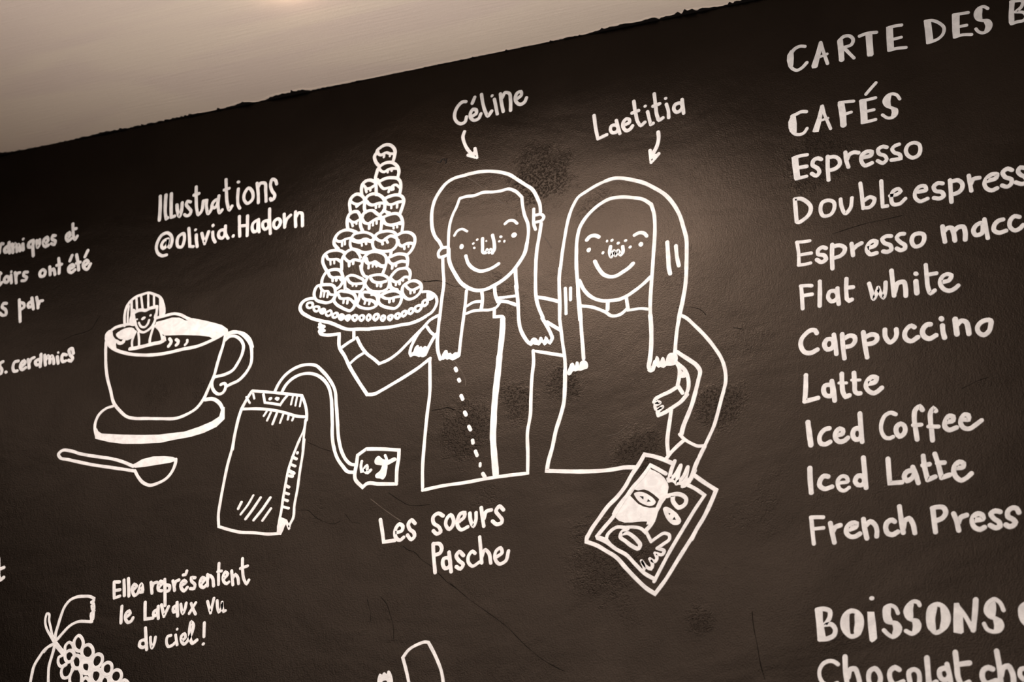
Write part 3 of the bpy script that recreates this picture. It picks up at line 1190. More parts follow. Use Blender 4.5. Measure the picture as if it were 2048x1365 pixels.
f 0 4306,692 4286,684 4276,659 4284,640 4300,632 4305,644 4308,683
f 0 4299,638 4320,631 4325,612 4314,595 4297,594 4299,614
P letter
f 0 4386,674 4369,663 4365,643 4369,621 4381,606 4388,637
T menu_item_lettering | white line Chocolat ch, bottom right corner under BOiSSONS, cut by the edges | lettering | 
P letter
s 12 3869,540 3859,548 3845,551 3830,546 3817,528 3816,510 3823,493 3841,482 3864,488
P letter
s 15 3890,560 3889,523 3892,474
s 15 3895,502 3904,524 3915,524 3922,507 3927,472
P letter
c 14 3969,521 3957,516 3951,497 3956,476 3969,469 3980,480 3982,505
P letter
s 14 4036,513 4025,520 4012,512 4009,493 4018,474 4044,480
P letter
c 14 4076,511 4064,507 4062,483 4068,464 4082,465 4089,489 4086,505
P letter
s 16 4113,540 4113,503 4113,461! 4132,472
P letter
c 14 4160,508 4146,505 4144,487 4152,477 4162,478 4169,491
s 14 4165,519 4169,493 4172,455
P letter
s 15 4190,550 4191,512 4193,476 4200,461 4219,466
s 15 4195,516 4208,517 4225,518
P letter
s 15 4284,497 4273,502 4261,497 4255,479 4263,461 4290,465
P letter
s 15 4299,545 4302,504 4302,450
s 15 4305,478 4313,499 4325,502 4333,488 4335,448
P letter
s 13 4367,493 4358,492 4354,474 4361,464
T lettering | tail of one white letter t at the left picture edge above the feather ribbon | lettering | 
P letter
s 14 973,1120 980,1077 985,1053 994,1043 1005,1050
s 14 976,1079 1000,1086
T grape_drawing | white drawn bunch of round berries with a ribbon bow, bottom left corner | drawing | 
P ribbon
s 9 1203,906 1200,891 1202,873 1213,849 1229,828 1247,804
s 9 1205,906 1211,905 1216,882 1226,856 1236,830 1253,806
s 11 1251,806 1249,834 1254,859 1261,891 1274,927 1292,946 1317,954 1346,954 1369,951 1386,943! 1386,935
s 11 1386,935 1378,930! 1386,923 1381,918! 1389,913 1384,907! 1391,900 1382,892! 1389,884 1384,873! 1388,863
f 0 1373,934 1383,937 1394,920 1396,895 1393,867 1383,871 1377,889 1383,901 1377,914 1381,921
s 11 1387,863 1363,866 1337,868 1304,857 1278,834 1258,813
s 11 1248,800 1226,791 1211,775
s 11 1251,799 1249,782 1246,763
s 15 1255,800 1274,780 1290,766
s 11 1241,796 1216,785 1194,757 1178,729 1173,695 1171,668
s 11 1252,793 1244,756 1238,724 1240,692 1244,663
s 16 1256,795 1276,776 1291,761
P berry
c 12 1341,820 1329,809 1327,789 1340,771 1355,767 1364,787 1358,807
P berry
s 11 1294,772 1294,789 1307,800 1320,792 1328,774
P berry
c 12 1384,786 1364,777 1362,760 1375,743 1393,739 1407,754 1403,771
P berry
c 12 1425,751 1410,741 1407,722 1418,707 1436,710 1446,726 1442,744
P berry
c 12 1313,772 1298,762 1301,742 1311,733 1327,738 1334,752 1326,767
P berry
s 11 1290,758 1273,751 1273,734 1285,720 1306,727
P berry
c 13 1341,753 1329,747 1329,728 1343,710 1360,711 1364,728 1358,745
P berry
c 16 1383,730 1368,725 1367,708 1379,694 1396,691 1403,708 1398,725
P berry
c 12 1468,720 1452,711 1451,692 1466,680 1482,683 1487,699 1481,715
P berry
s 11 1306,724 1293,716 1290,699 1301,681 1318,681 1330,696 1332,710
P berry
s 11 1337,707 1328,691 1326,674 1331,657
s 11 1357,709 1369,691 1373,671 1373,654
P berry
c 15 1428,701 1413,697 1408,681 1417,661 1430,654 1445,666 1448,687
P berry
c 12 1505,693 1488,683 1486,666 1500,652 1517,653 1527,670 1519,688
P berry
c 12 1387,675 1377,666 1376,649 1392,638 1405,647 1403,664
P berry
c 12 1461,676 1451,666 1450,649 1465,638 1478,647 1477,666
P berry
c 12 1539,657 1526,646 1530,634 1547,630 1557,641
f 0 1365,742 1391,735 1405,737 1401,722 1387,730 1369,727
f 0 1400,708 1418,702 1410,688 1407,671 1398,681
f 0 1440,703 1457,684 1473,678 1485,679 1485,661 1458,677 1446,683
T figure_drawing | white outline of a hand and a tapered shape at the bottom picture edge | drawing | 
P hand
f 0 2456,605 2461,614 2469,609 2472,615 2478,616 2484,609 2487,620 2493,620 2498,613 2502,577 2494,578 2482,591 2470,587 2468,579 2458,580
P outline
s 11 2561,573 2550,614 2536,657! 2554,679 2586,695 2610,700 2620,698! 2635,673 2654,636 2667,604 2675,565
T cup_drawing | large white drawn coffee cup on a saucer with a little bather in it | drawing | 
P rim
s 13 1314,1910 1327,1879 1355,1857 1397,1838 1431,1827 1475,1818 1526,1812 1580,1812 1639,1817 1698,1820 1743,1831 1777,1843 1808,1856
f 0 1328,1938 1309,1927 1307,1905 1321,1883 1345,1863 1360,1859 1358,1881 1369,1888 1352,1899 1340,1915 1336,1930
s 12 1325,1931 1344,1943 1377,1948 1408,1949 1424,1944
s 12 1516,1956 1549,1959 1591,1961 1613,1954 1645,1935 1667,1924
p 0 1657,1926 1667,1932 1718,1915 1763,1898 1791,1886 1814,1868 1817,1858 1809,1848 1783,1843 1754,1841 1742,1850 1700,1860 1633,1872 1558,1881 1541,1896 1534,1906 1514,1923 1518,1940 1554,1943 1581,1947 1614,1942 1639,1927
f 0 1422,1931 1397,1935 1370,1928 1353,1916 1361,1903 1375,1894 1390,1892 1400,1886 1421,1890 1432,1895 1436,1912
s 14 1367,1882 1376,1878 1387,1882 1390,1890
P cup_body
s 12 1314,1893 1316,1858
s 12 1316,1862 1324,1803 1337,1750 1356,1701 1377,1648 1407,1614 1438,1589 1468,1579 1519,1572 1576,1564 1644,1558 1678,1566 1717,1585 1742,1616 1759,1656 1776,1700 1785,1744 1795,1786
s 11 1806,1846 1801,1810 1794,1781
P cup_handle
s 13 1808,1843 1826,1850 1852,1850 1879,1840 1904,1817 1918,1785
s 12 1807,1844 1820,1852 1841,1854 1864,1845 1889,1824 1911,1792 1918,1758 1917,1720 1898,1687 1874,1666 1847,1657 1830,1651
s 12 1807,1826 1822,1837 1842,1837 1867,1821 1882,1796 1881,1769 1866,1733 1848,1708 1817,1696 1780,1693
s 12 1777,1692 1770,1678 1772,1656 1785,1635 1802,1625 1816,1628 1825,1643 1825,1657 1819,1663 1806,1660
P steam_mark
s 13 1580,1865 1588,1853 1584,1843 1579,1837
P steam_mark
s 13 1608,1858 1617,1850 1614,1840 1610,1837
P steam_mark
s 10 1653,1850 1654,1842 1646,1832
P saucer
s 11 1375,1637 1350,1633 1320,1612 1308,1577 1314,1544 1322,1526
s 14 1748,1612 1777,1611 1803,1595 1821,1567 1825,1541
p 0 1308,1554 1318,1561 1325,1549 1342,1538 1418,1525 1504,1513 1576,1505 1649,1504 1677,1503 1735,1514 1782,1527 1811,1542 1816,1564 1829,1575 1833,1530 1804,1505 1755,1489 1704,1481 1635,1478 1586,1474 1508,1480 1433,1489 1377,1502 1317,1522
T bather_drawing | small white drawn woman with striped bobbed hair bathing in the cup | drawing | 
P hair
s 11 1385,1945 1380,1992 1384,2018 1397,2039 1420,2054 1444,2059 1471,2062 1496,2052 1519,2039 1533,2020 1538,1997 1540,1962
s 8 1397,1949 1393,1996 1394,2022
s 10 1411,1947 1409,1988 1403,2041
s 9 1422,2051 1430,2002
s 9 1441,2055 1453,2004
s 9 1471,2056 1477,2003
s 9 1495,2053 1501,2002
s 9 1522,2037 1531,1963
f 0 1521,2037 1540,2017 1544,1961 1537,1963 1530,2007
s 14 1415,2001 1422,1993! 1439,1998 1454,1997 1467,1993 1481,1998 1499,2000 1512,2001
P face
s 10 1416,1993 1427,1956 1439,1929 1455,1912 1469,1907 1485,1912 1504,1929 1513,1955 1514,2000
f 0 1413,1993 1430,1950 1429,1939 1412,1941 1409,1988
f 0 1518,2000 1518,1965 1514,1949 1509,1952 1513,1986
P eye
d 4 1434,1963
P eye
d 5 1490,1970
P nose
f 0 1453,1961 1457,1967 1470,1968 1470,1962 1462,1957 1456,1956
P mouth
s 9 1444,1948 1456,1931 1471,1927 1482,1938 1486,1952
P body
s 9 1435,1915 1428,1896 1424,1880 1428,1851
s 9 1446,1911 1452,1884 1456,1849
s 10 1508,1923 1501,1894 1498,1874 1500,1854
s 9 1514,1926 1534,1906 1546,1881 1551,1861
s 15 1419,1850 1444,1850 1474,1852 1515,1856 1545,1858 1558,1864! 1555,1874
T spoon_drawing | white drawn spoon lying below the saucer | drawing | 
P handle
s 12 1486,1400 1443,1421 1396,1438 1344,1451 1288,1465 1257,1474 1221,1488 1178,1492 1169,1483 1175,1471 1213,1457 1261,1442 1323,1424 1385,1409 1446,1394 1494,1382
P bowl
s 12 1494,1383 1509,1360 1532,1336 1562,1323 1594,1328 1624,1341 1647,1370 1654,1396 1654,1406
p 0 1480,1406 1497,1412 1519,1422 1562,1427 1606,1423 1642,1416 1659,1407 1658,1401 1632,1396 1592,1395 1534,1393 1493,1394
T tea_bag_drawing | white drawn tea packet with a looping double string and a square tag | drawing | 
P packet
s 11 1931,1620 1995,1607 2052,1594 2124,1577! 2136,1551 2147,1508 2148,1486
s 12 1930,1618 1917,1599 1896,1560! 1889,1536 1881,1494 1876,1458 1873,1415
s 11 1897,1558 1958,1551 2029,1535 2072,1520 2109,1505 2148,1497
s 8 2146,1487 2143,1448 2141,1412 2141,1381
s 8 2143,1487 2141,1456 2121,1409 2113,1385
s 11 1875,1450 1873,1430 1859,1361 1849,1287 1843,1231 1840,1190 1845,1147! 1883,1133 1925,1120 1980,1112 2035,1102 2073,1100
s 10 2127,1419 2114,1387 2103,1355 2092,1315 2085,1265 2080,1220 2077,1180 2071,1136 2070,1104
s 10 2144,1417 2142,1366 2136,1310 2131,1245 2124,1190 2122,1146 2111,1123 2110,1113! 2097,1141
p 0 2079,1155 2098,1146 2103,1138 2093,1121 2089,1109 2082,1094 2067,1097 2065,1127 2070,1146
P clip
s 10 1976,1601 1984,1570! 2013,1563 2044,1554! 2055,1570 2070,1586
d 7 2004,1582
d 7 2033,1577
d 6 2027,1580
P shading_mark
s 8 1936,1609 1942,1590
P shading_mark
s 8 1910,1600 1926,1576
P shading_mark
s 8 2090,1578 2085,1550
P shading_mark
s 8 2106,1576 2102,1544
P shading_mark
s 8 2123,1571 2119,1539
P shading_mark
s 9 1993,1535 1984,1522
P shading_mark
s 9 2010,1531 1998,1504
P shading_mark
s 10 2034,1527 2020,1488
P shading_mark
s 9 2058,1519 2048,1489
P shading_mark
s 9 2079,1511 2077,1497
P shading_mark
s 9 2099,1505 2094,1492
P shading_mark
s 11 1924,1223 1914,1202
P shading_mark
s 9 1967,1242 1950,1212 1925,1181
P shading_mark
s 11 1995,1231 1968,1192 1945,1163
P shading_mark
s 11 2032,1227 2004,1188 1976,1156
P shading_mark
s 10 2037,1189 2009,1151
P shading_mark
d 6 2122,1373
P shading_mark
s 11 2104,1360 2120,1352
P shading_mark
s 10 2099,1336 2117,1327
P shading_mark
s 13 2097,1312 2114,1302
s 11 2097,1296 2110,1292
P shading_mark
s 11 2088,1262 2099,1256
P shading_mark
s 10 2085,1238 2100,1232
P shading_mark
s 10 2084,1215 2098,1209
P shading_mark
s 10 2083,1190 2103,1183
P string
s 12 2019,1604 2030,1629 2050,1656 2082,1678 2118,1688 2146,1687 2168,1681 2195,1657 2227,1618 2246,1584 2256,1525 2265,1461 2271,1409 2282,1366
s 12 2046,1599 2061,1625 2082,1643 2109,1654 2142,1655 2170,1647 2202,1624 2223,1595 2235,1556 2241,1503 2246,1451 2250,1399 2259,1366
s 12 2258,1513 2262,1477 2267,1435 2275,1391 2288,1353 2305,1325 2322,1310 2337,1306
s 12 2241,1515 2245,1469 2247,1423 2256,1375 2272,1335 2293,1306 2311,1286 2337,1280
P tag
s 13 2375,1356 2426,1350 2493,1338! 2493,1310 2489,1281 2489,1223! 2427,1230 2381,1235 2369,1225! 2341,1256 2343,1314 2345,1338! 2375,1356
P letter
s 11 2361,1315 2359,1300 2362,1280! 2370,1281
P letter
s 12 2372,1282 2382,1287 2380,1298 2372,1288 2375,1278 2385,1273 2395,1281
P monogram
s 10 2444,1326 2450,1312 2451,1295
f 0 2420,1327 2436,1315 2455,1309 2482,1314 2487,1308 2470,1297 2452,1291 2428,1294 2409,1302 2407,1311 2412,1322
f 0 2439,1295 2452,1295 2453,1269 2449,1252 2441,1244 2431,1248 2414,1254 2412,1260 2429,1276
T pastry_tower_drawing | tall white drawn tower of glazed cream puffs on an oval dish | drawing | 
P cream_puff
s 13 2367,2412 2358,2424 2350,2443 2349,2452 2357,2466 2360,2476 2370,2483 2385,2490 2404,2488 2420,2475 2428,2458 2427,2439 2423,2420
P glaze
s 11 2361,2471 2365,2458 2375,2452 2385,2456 2397,2458 2408,2451 2420,2449
s 10 2386,2452 2386,2442
s 9 2410,2447 2409,2441
P cream_puff
s 13 2367,2354 2359,2359 2361,2381 2366,2399 2376,2410 2394,2417 2418,2414 2432,2404 2443,2388 2447,2372 2444,2351
P glaze
s 11 2370,2400 2377,2389 2391,2382 2402,2387 2414,2390 2439,2386
s 10 2404,2383 2404,2378
s 10 2418,2386 2419,2381
P cream_puff
s 13 2364,2297 2362,2325 2362,2341 2374,2347 2394,2354 2421,2353 2445,2344 2454,2331 2457,2311 2454,2282
P glaze
s 11 2372,2341 2380,2327 2392,2315 2406,2315 2414,2316! 2413,2309 2411,2299
s 11 2423,2305 2425,2320 2437,2322 2451,2310
s 12 2426,2318 2428,2306
P cream_puff
s 13 2307,2308 2305,2331 2309,2349 2321,2359 2334,2360 2350,2353 2362,2341
P glaze
s 11 2315,2341 2327,2327 2341,2328 2361,2338
s 10 2320,2333 2325,2314
s 10 2339,2326 2340,2318
P cream_puff
s 13 2268,2241 2264,2263 2262,2281 2266,2299 2276,2309 2289,2313 2303,2307 2316,2293 2322,2280
P glaze
s 11 2265,2289 2281,2276 2297,2272 2315,2278
f 0 2283,2273 2305,2269 2296,2261 2288,2257 2285,2264
P cream_puff
s 13 2326,2234 2320,2253 2321,2270 2322,2282 2329,2296 2343,2302 2356,2302 2372,2295 2389,2281 2398,2266
P glaze
s 12 2327,2279 2340,2263 2353,2258 2367,2260 2378,2261 2395,2258
s 10 2364,2258 2365,2245
s 9 2379,2256 2378,2246
P cream_puff
s 13 2384,2217 2397,2229 2399,2247 2397,2263 2400,2274 2419,2281 2444,2281 2463,2271 2471,2254 2468,2236 2459,2207
P glaze
s 12 2400,2264 2412,2250 2428,2247 2444,2251 2466,2252
s 9 2424,2244 2424,2233
s 10 2446,2247 2446,2232
f 0 2396,2239 2407,2227 2424,2217 2409,2211 2397,2222 2387,2220
P cream_puff
s 13 2261,2181 2257,2202 2257,2221 2263,2237 2280,2245 2293,2243 2304,2228 2309,2210 2308,2193 2314,2172 2319,2161
P glaze
s 11 2261,2219 2275,2206 2285,2203 2304,2210
s 10 2274,2204 2279,2189
s 9 2292,2206 2293,2195
P cream_puff
s 13 2312,2213 2319,2231 2334,2238 2354,2236 2367,2224 2384,2209
s 13 2390,2203 2390,2185 2389,2165 2387,2147
P glaze
s 12 2314,2211 2325,2194 2338,2188 2353,2194 2370,2201 2388,2199
s 11 2343,2189 2343,2168
s 9 2357,2191 2357,2178
s 9 2370,2194 2371,2182
P cream_puff
s 12 2393,2202 2409,2207 2426,2210 2446,2208 2458,2199 2467,2182 2471,2161 2469,2136
P glaze
f 0 2385,2203 2400,2201 2404,2188 2413,2177 2428,2172 2444,2173 2464,2174 2465,2160 2451,2163 2432,2159 2416,2164 2401,2172 2389,2184
s 9 2435,2164 2437,2152
s 9 2449,2163 2450,2154
P cream_puff
s 13 2228,2109 2219,2119 2211,2131 2210,2142 2214,2156 2226,2171 2241,2177 2258,2178 2275,2173 2294,2162
P glaze
s 10 2216,2148 2222,2141 2238,2137 2251,2142 2271,2144
s 9 2241,2137 2242,2118
s 8 2252,2139 2253,2122
P cream_puff
s 11 2279,2102 2273,2118 2274,2135 2278,2146 2287,2156 2304,2158 2324,2157 2344,2149 2360,2136 2366,2122
P glaze
f 0 2277,2140 2285,2143 2293,2136 2312,2132 2322,2135 2336,2134 2350,2126 2364,2124 2363,2107 2346,2113 2329,2117 2313,2114 2292,2121 2277,2130
s 8 2317,2117 2319,2106
s 10 2333,2117 2335,2110
s 12 2283,2100 2302,2092 2318,2082 2336,2077 2356,2078 2367,2081
P cream_puff
s 12 2359,2123 2360,2101 2368,2085 2385,2075 2410,2069 2432,2069 2446,2078 2453,2093 2451,2110
s 12 2366,2134 2376,2143 2396,2147 2419,2145 2438,2137 2451,2123
P glaze
s 12 2369,2129 2380,2117 2397,2111 2411,2119 2426,2125 2448,2115
s 11 2395,2109 2398,2098
s 10 2411,2112 2417,2101
P cream_puff
s 12 2451,2123 2465,2129 2487,2129 2506,2120 2517,2106 2519,2089 2514,2069 2504,2052 2494,2043
P glaze
s 12 2456,2103 2462,2085 2472,2078 2483,2083 2496,2085 2517,2079
s 10 2480,2076 2481,2066
s 8 2496,2079 2496,2071
P cream_puff
s 12 2430,2051 2432,2066
s 12 2423,2043 2438,2047 2455,2051 2470,2049 2488,2041 2495,2024 2495,2006 2492,1992
P glaze
s 12 2420,2038 2428,2024 2440,2015 2455,2018 2470,2021 2492,2016
s 10 2439,2015 2438,1999
s 10 2452,2016 2452,2006
P cream_puff
s 12 2189,2031 2177,2052 2170,2074 2174,2093 2190,2104 2214,2106 2238,2100 2256,2088
s 12 2246,2026 2245,2045 2244,2062 2250,2077 2261,2092 2279,2099
P glaze
s 11 2183,2090 2191,2076 2208,2072 2225,2070 2239,2059
s 8 2200,2070 2202,2053
s 8 2215,2069 2216,2055
P cream_puff
s 11 2281,2100 2296,2092 2307,2078 2316,2061
s 12 2331,1993 2323,2011 2323,2031 2325,2048 2333,2063 2350,2074 2373,2074 2395,2065 2411,2050 2416,2030 2413,2014 2406,1992 2402,1981
P glaze
s 11 2251,2076 2262,2061 2275,2052 2290,2057 2308,2052 2323,2046
s 11 2273,2052 2274,2036
s 10 2289,2053 2289,2041
P glaze
f 0 2328,2056 2341,2059 2351,2039 2362,2039 2371,2042 2384,2034 2400,2021 2414,2018 2412,2006 2394,2009 2381,2018 2370,2022 2358,2028 2344,2028 2334,2038
s 10 2349,2034 2349,2015
s 8 2364,2030 2364,2018
s 8 2376,2025 2379,2016
P cream_puff
s 12 2173,1979 2172,1996 2178,2015 2189,2028 2206,2032 2226,2031 2242,2022 2250,2006 2254,1986 2248,1970 2239,1960 2230,1956
P glaze
s 12 2195,2023 2202,2009 2214,2001 2228,2000 2242,1997
s 10 2213,1998 2214,1988
s 11 2228,1999 2228,1988
f 0 2238,1995 2247,1998 2255,1988 2250,1979 2244,1983
P cream_puff
s 12 2231,1939 2224,1924 2214,1912 2197,1909 2177,1915 2155,1926 2146,1943 2146,1961 2155,1978 2174,1980 2195,1978 2213,1973 2223,1963 2227,1943
P glaze
s 10 2168,1974 2173,1963 2183,1955 2197,1953 2206,1940 2215,1936 2223,1935
s 9 2173,1957 2171,1935
s 8 2185,1952 2183,1934
s 9 2199,1949 2197,1930
P cream_puff
s 11 2264,1945 2262,1965 2262,1984 2267,1994 2279,1999 2298,1995 2315,1985 2329,1976 2335,1964 2334,1945 2323,1932 2304,1934 2284,1938 2268,1950
P glaze
s 11 2271,1988 2279,1974 2291,1966 2305,1963 2327,1961
s 8 2291,1964 2292,1957
s 8 2306,1960 2306,1954
P cream_puff
s 12 2318,2029 2325,2004 2334,1989 2348,1981
s 11 2346,1978 2339,1958 2348,1941 2362,1928 2379,1922 2397,1919
s 11 2356,1984 2369,1985 2390,1984 2407,1979 2422,1968 2430,1956 2429,1938 2422,1925 2410,1920 2392,1920 2373,1924
P glaze
s 12 2359,1975 2368,1963 2385,1955 2401,1953 2418,1955
s 10 2384,1953 2385,1942
s 11 2399,1952 2399,1939
P cream_puff
s 12 2435,1969 2446,1982 2460,1992 2476,1993 2492,1991 2504,1979 2507,1965 2504,1949
s 15 2431,1949 2435,1931 2446,1920 2459,1915
P glaze
s 11 2436,1961 2447,1949 2459,1945 2472,1950 2486,1959 2502,1956
s 9 2455,1942 2455,1934
s 11 2468,1945 2469,1936
s 9 2481,1954 2481,1946
P cream_puff
c 12 2519,1940 2497,1935 2482,1924 2480,1905 2487,1888 2504,1874 2524,1875 2541,1886 2550,1901 2549,1919 2537,1933
P glaze
s 11 2491,1927 2504,1912 2516,1906 2531,1909 2544,1914
s 9 2510,1906 2511,1894
s 10 2525,1908 2525,1896
P cream_puff
c 12 2412,1909 2397,1902 2392,1884 2401,1870 2420,1858 2439,1851 2457,1848 2471,1858 2478,1876 2479,1893 2463,1909 2436,1914
P glaze
s 11 2404,1900 2419,1890 2437,1887 2455,1889 2470,1889
s 11 2434,1887 2434,1874
s 10 2449,1887 2449,1875
P cream_puff
s 8 2365,1911 2375,1910 2386,1898 2388,1884
f 0 2359,1922 2370,1920 2392,1914 2399,1914 2393,1905 2382,1909 2373,1914 2364,1911
P cream_puff
s 12 2237,1941 2245,1945 2262,1941 2283,1934 2300,1923 2307,1908 2305,1889 2300,1875 2287,1865 2272,1871 2251,1884 2233,1898 2223,1916 2230,1934
P glaze
s 11 2240,1931 2247,1918 2261,1914 2277,1913 2289,1905 2302,1890
s 9 2261,1910 2260,1898
s 10 2276,1909 2275,1895
P cream_puff
s 12 2313,1888 2320,1911 2322,1928
s 11 2307,1888 2324,1873 2343,1865 2368,1862 2383,1867 2393,1882 2391,1897 2377,1912 2357,1923 2337,1927
P glaze
s 12 2329,1924 2333,1907 2345,1897 2364,1892 2378,1883 2384,1874
s 9 2343,1893 2341,1883
s 9 2360,1889 2358,1878
P platter
s 13 2143,1934 2129,1935 2112,1932 2099,1922 2094,1905 2103,1887 2125,1870 2148,1856 2168,1848 2186,1841 2205,1835 2227,1825 2248,1813 2270,1801 2291,1795 2318,1792 2366,1785
s 13 2366,1786 2393,1784 2420,1782 2450,1781 2481,1783 2512,1783 2534,1787 2554,1793 2570,1800
s 11 2567,1800 2591,1812 2603,1828 2609,1847 2606,1864 2598,1876 2585,1886 2569,1892 2556,1893
P bead
c 10 2131,1920 2121,1917 2121,1906 2128,1900 2138,1900 2143,1907 2140,1917
P bead
c 10 2158,1901 2148,1899 2149,1889 2159,1882 2167,1886 2168,1896
P bead
f 0 2182,1892 2171,1887 2169,1879 2175,1870 2185,1866 2193,1873 2196,1882 2191,1890
P bead
c 9 2206,1876 2196,1872 2198,1862 2205,1858 2214,1861 2217,1870 2211,1878
P bead
c 10 2231,1865 2222,1859 2225,1850 2232,1848 2240,1855 2240,1862
P bead
f 0 2255,1860 2246,1857 2242,1848 2247,1837 2257,1831 2266,1836 2270,1847 2265,1856
P bead
f 0 2282,1853 2271,1849 2267,1840 2274,1829 2281,1825 2290,1831 2293,1842 2289,1851
P bead
c 11 2306,1845 2298,1842 2300,1831 2308,1825 2315,1831 2314,1842
P bead
c 10 2332,1841 2325,1836 2327,1825 2334,1821 2340,1827 2340,1837
P bead
c 10 2358,1839 2352,1832 2354,1821 2359,1818 2366,1825 2365,1834
P bead
c 11 2389,1837 2380,1833 2378,1822 2385,1815 2393,1821 2396,1830
P bead
c 11 2413,1827 2406,1822 2408,1812 2414,1809 2419,1816 2418,1824
P bead
c 11 2440,1824 2433,1821 2433,1813 2440,1807 2446,1813 2447,1821
P bead
c 11 2467,1827 2459,1822 2460,1813 2468,1809 2474,1814 2475,1822
P bead
c 11 2492,1832 2484,1828 2482,1818 2489,1813 2497,1819 2499,1827
P bead
c 11 2515,1838 2508,1833 2507,1824 2514,1818 2522,1824 2524,1833
P bead
c 11 2543,1845 2531,1840 2531,1828 2540,1823 2551,1831 2554,1841
P bead
c 11 2566,1861 2558,1856 2557,1844 2564,1840 2573,1846 2574,1857
P bead
f 0 2572,1888 2570,1872 2574,1859 2584,1856 2597,1861 2599,1874 2591,1886
T sister_drawing | white drawn smiling woman in a buttoned shirt, hair behind ears, carrying the pastry tower | drawing | the two painted sisters
P hair
s 13 2974,2120 2972,2145 2962,2174 2943,2211 2919,2232 2890,2257 2860,2282 2828,2297 2791,2308 2756,2313 2720,2313 2691,2310 2661,2307 2631,2294 2605,2265 2587,2232 2579,2194 2579,2154 2584,2120 2596,2090 2610,2071 2619,2052
s 13 2977,2076 2973,2046 2968,2015 2963,1983 2960,1946
s 13 2960,1947 2959,1904 2959,1856 2961,1814 2969,1776 2986,1732
s 13 2983,1732 2999,1702 3014,1669 3018,1655 3012,1643! 3007,1645
f 0 2949,1665 2955,1667 2964,1663 2971,1654 2976,1666 2981,1666 2989,1652 2995,1666 3001,1661 3007,1649 3015,1638 3012,1633 3002,1640 2993,1633 2989,1636 2983,1645 2973,1636 2968,1638 2958,1641 2949,1647 2943,1651
s 13 2890,1862 2896,1824 2900,1776 2902,1740 2909,1702 2923,1672 2939,1650 2946,1645
s 14 2888,1926 2890,1889 2894,1851
s 12 2625,2006 2627,1970 2632,1909 2627,1861 2624,1824 2621,1782
s 13 2621,1798 2617,1746 2616,1693 2619,1667 2628,1638! 2637,1641
f 0 2635,1636 2641,1664 2645,1668 2653,1666 2656,1655 2665,1656 2670,1649 2680,1655 2687,1654 2700,1650 2699,1638 2686,1631 2671,1627 2660,1634 2653,1632 2646,1637 2639,1633
s 12 2715,1872 2712,1824 2706,1764 2700,1707 2695,1648
P face
s 12 2682,2224 2704,2227 2733,2225 2765,2231 2803,2226 2830,2225 2859,2227 2883,2214 2907,2187! 2910,2156 2918,2116 2930,2081 2932,2048 2928,2014
s 11 2680,2223 2670,2194 2657,2166 2647,2131 2644,2098 2644,2054 2646,1999
s 14 2645,2038 2649,1993 2672,1940 2697,1901 2726,1878 2755,1866 2779,1865 2813,1875 2846,1891 2877,1916 2899,1942 2920,1977 2928,2014
P ear
s 12 2642,2045 2621,2045 2608,2030 2612,2013 2630,2013 2646,2018
P ear
s 12 2950,2134 2950,2099 2951,2077 2957,2057
s 12 2957,2110 2978,2109 2986,2098 2979,2086 2960,2084
P eyebrow
s 10 2665,2085 2675,2100 2691,2105 2711,2093
P eyebrow
s 11 2848,2097 2861,2106 2878,2104 2891,2091
P eye
f 0 2685,2039 2690,2048 2698,2046 2701,2038 2696,2029 2688,2030
P eye
f 0 2871,2050 2877,2058 2887,2057 2892,2048 2885,2040 2875,2041
P freckle
d 5 2749,2055
P freckle
d 5 2735,2043
P freckle
d 5 2739,2026
P freckle
d 4 2782,2044
P freckle
d 6 2834,2051
P freckle
d 5 2829,2035
P freckle
d 5 2847,2032
P nose
s 12 2768,2056 2769,2027 2773,2002 2781,2001 2785,2012 2793,1999 2798,2010 2805,1995
s 13 2804,2062 2811,2028 2810,2004 2805,1997
P mouth
s 13 2709,2001 2719,1971 2738,1949 2762,1936 2788,1936 2811,1943 2828,1952
P neck_and_collar
s 13 2770,1860 2773,1833 2772,1817 2769,1794
s 13 2815,1874 2818,1842 2827,1814
s 11 2718,1815 2741,1825 2772,1824
s 11 2711,1787 2742,1794 2773,1792 2801,1789 2822,1794 2835,1810
s 11 2826,1827 2857,1826 2888,1825
s 13 2827,1817 2858,1809 2891,1793
P shirt
s 12 2816,1792 2816,1761! 2848,1754 2850,1742
s 22 2837,1618 2834,1577 2828,1516 2823,1453 2821,1397 2820,1341 2825,1285 2832,1215
s 20 2846,1748 2846,1722 2844,1686 2840,1645 2836,1607
s 12 2592,1646 2591,1634! 2593,1587 2595,1529 2588,1446 2582,1352 2579,1266 2582,1192! 2652,1199 2727,1201 2802,1206 2876,1208 2939,1208! 2939,1272 2937,1345 2946,1403 2947,1455 2950,1530 2955,1586 2953,1621! 3057,1589
P sleeve
s 13 2591,1645 2550,1618 2504,1594 2452,1570 2421,1556 2392,1546 2368,1548! 2330,1605 2297,1659 2275,1702 2256,1732 2251,1784! 2196,1789 2182,1794 2175,1806
s 12 2319,1760 2337,1725 2360,1695 2386,1673 2407,1653! 2437,1661 2474,1682 2507,1711 2540,1741 2563,1761 2586,1784 2615,1797
s 12 2265,1733 2287,1746 2308,1756! 2306,1786
s 11 2295,1666 2323,1688 2352,1702
P hand
f 0 2168,1834 2175,1839 2186,1829 2196,1825 2198,1816 2191,1813 2199,1808 2198,1800 2187,1799 2198,1793 2190,1786 2179,1792 2170,1804 2172,1815 2167,1821 2170,1828
P hand
s 12 2556,1755 2539,1733 2528,1712 2520,1692 2518,1675 2522,1666! 2538,1681 2544,1695
s 11 2576,1762 2589,1742 2604,1727
s 13 2604,1722 2594,1705 2583,1684 2573,1662
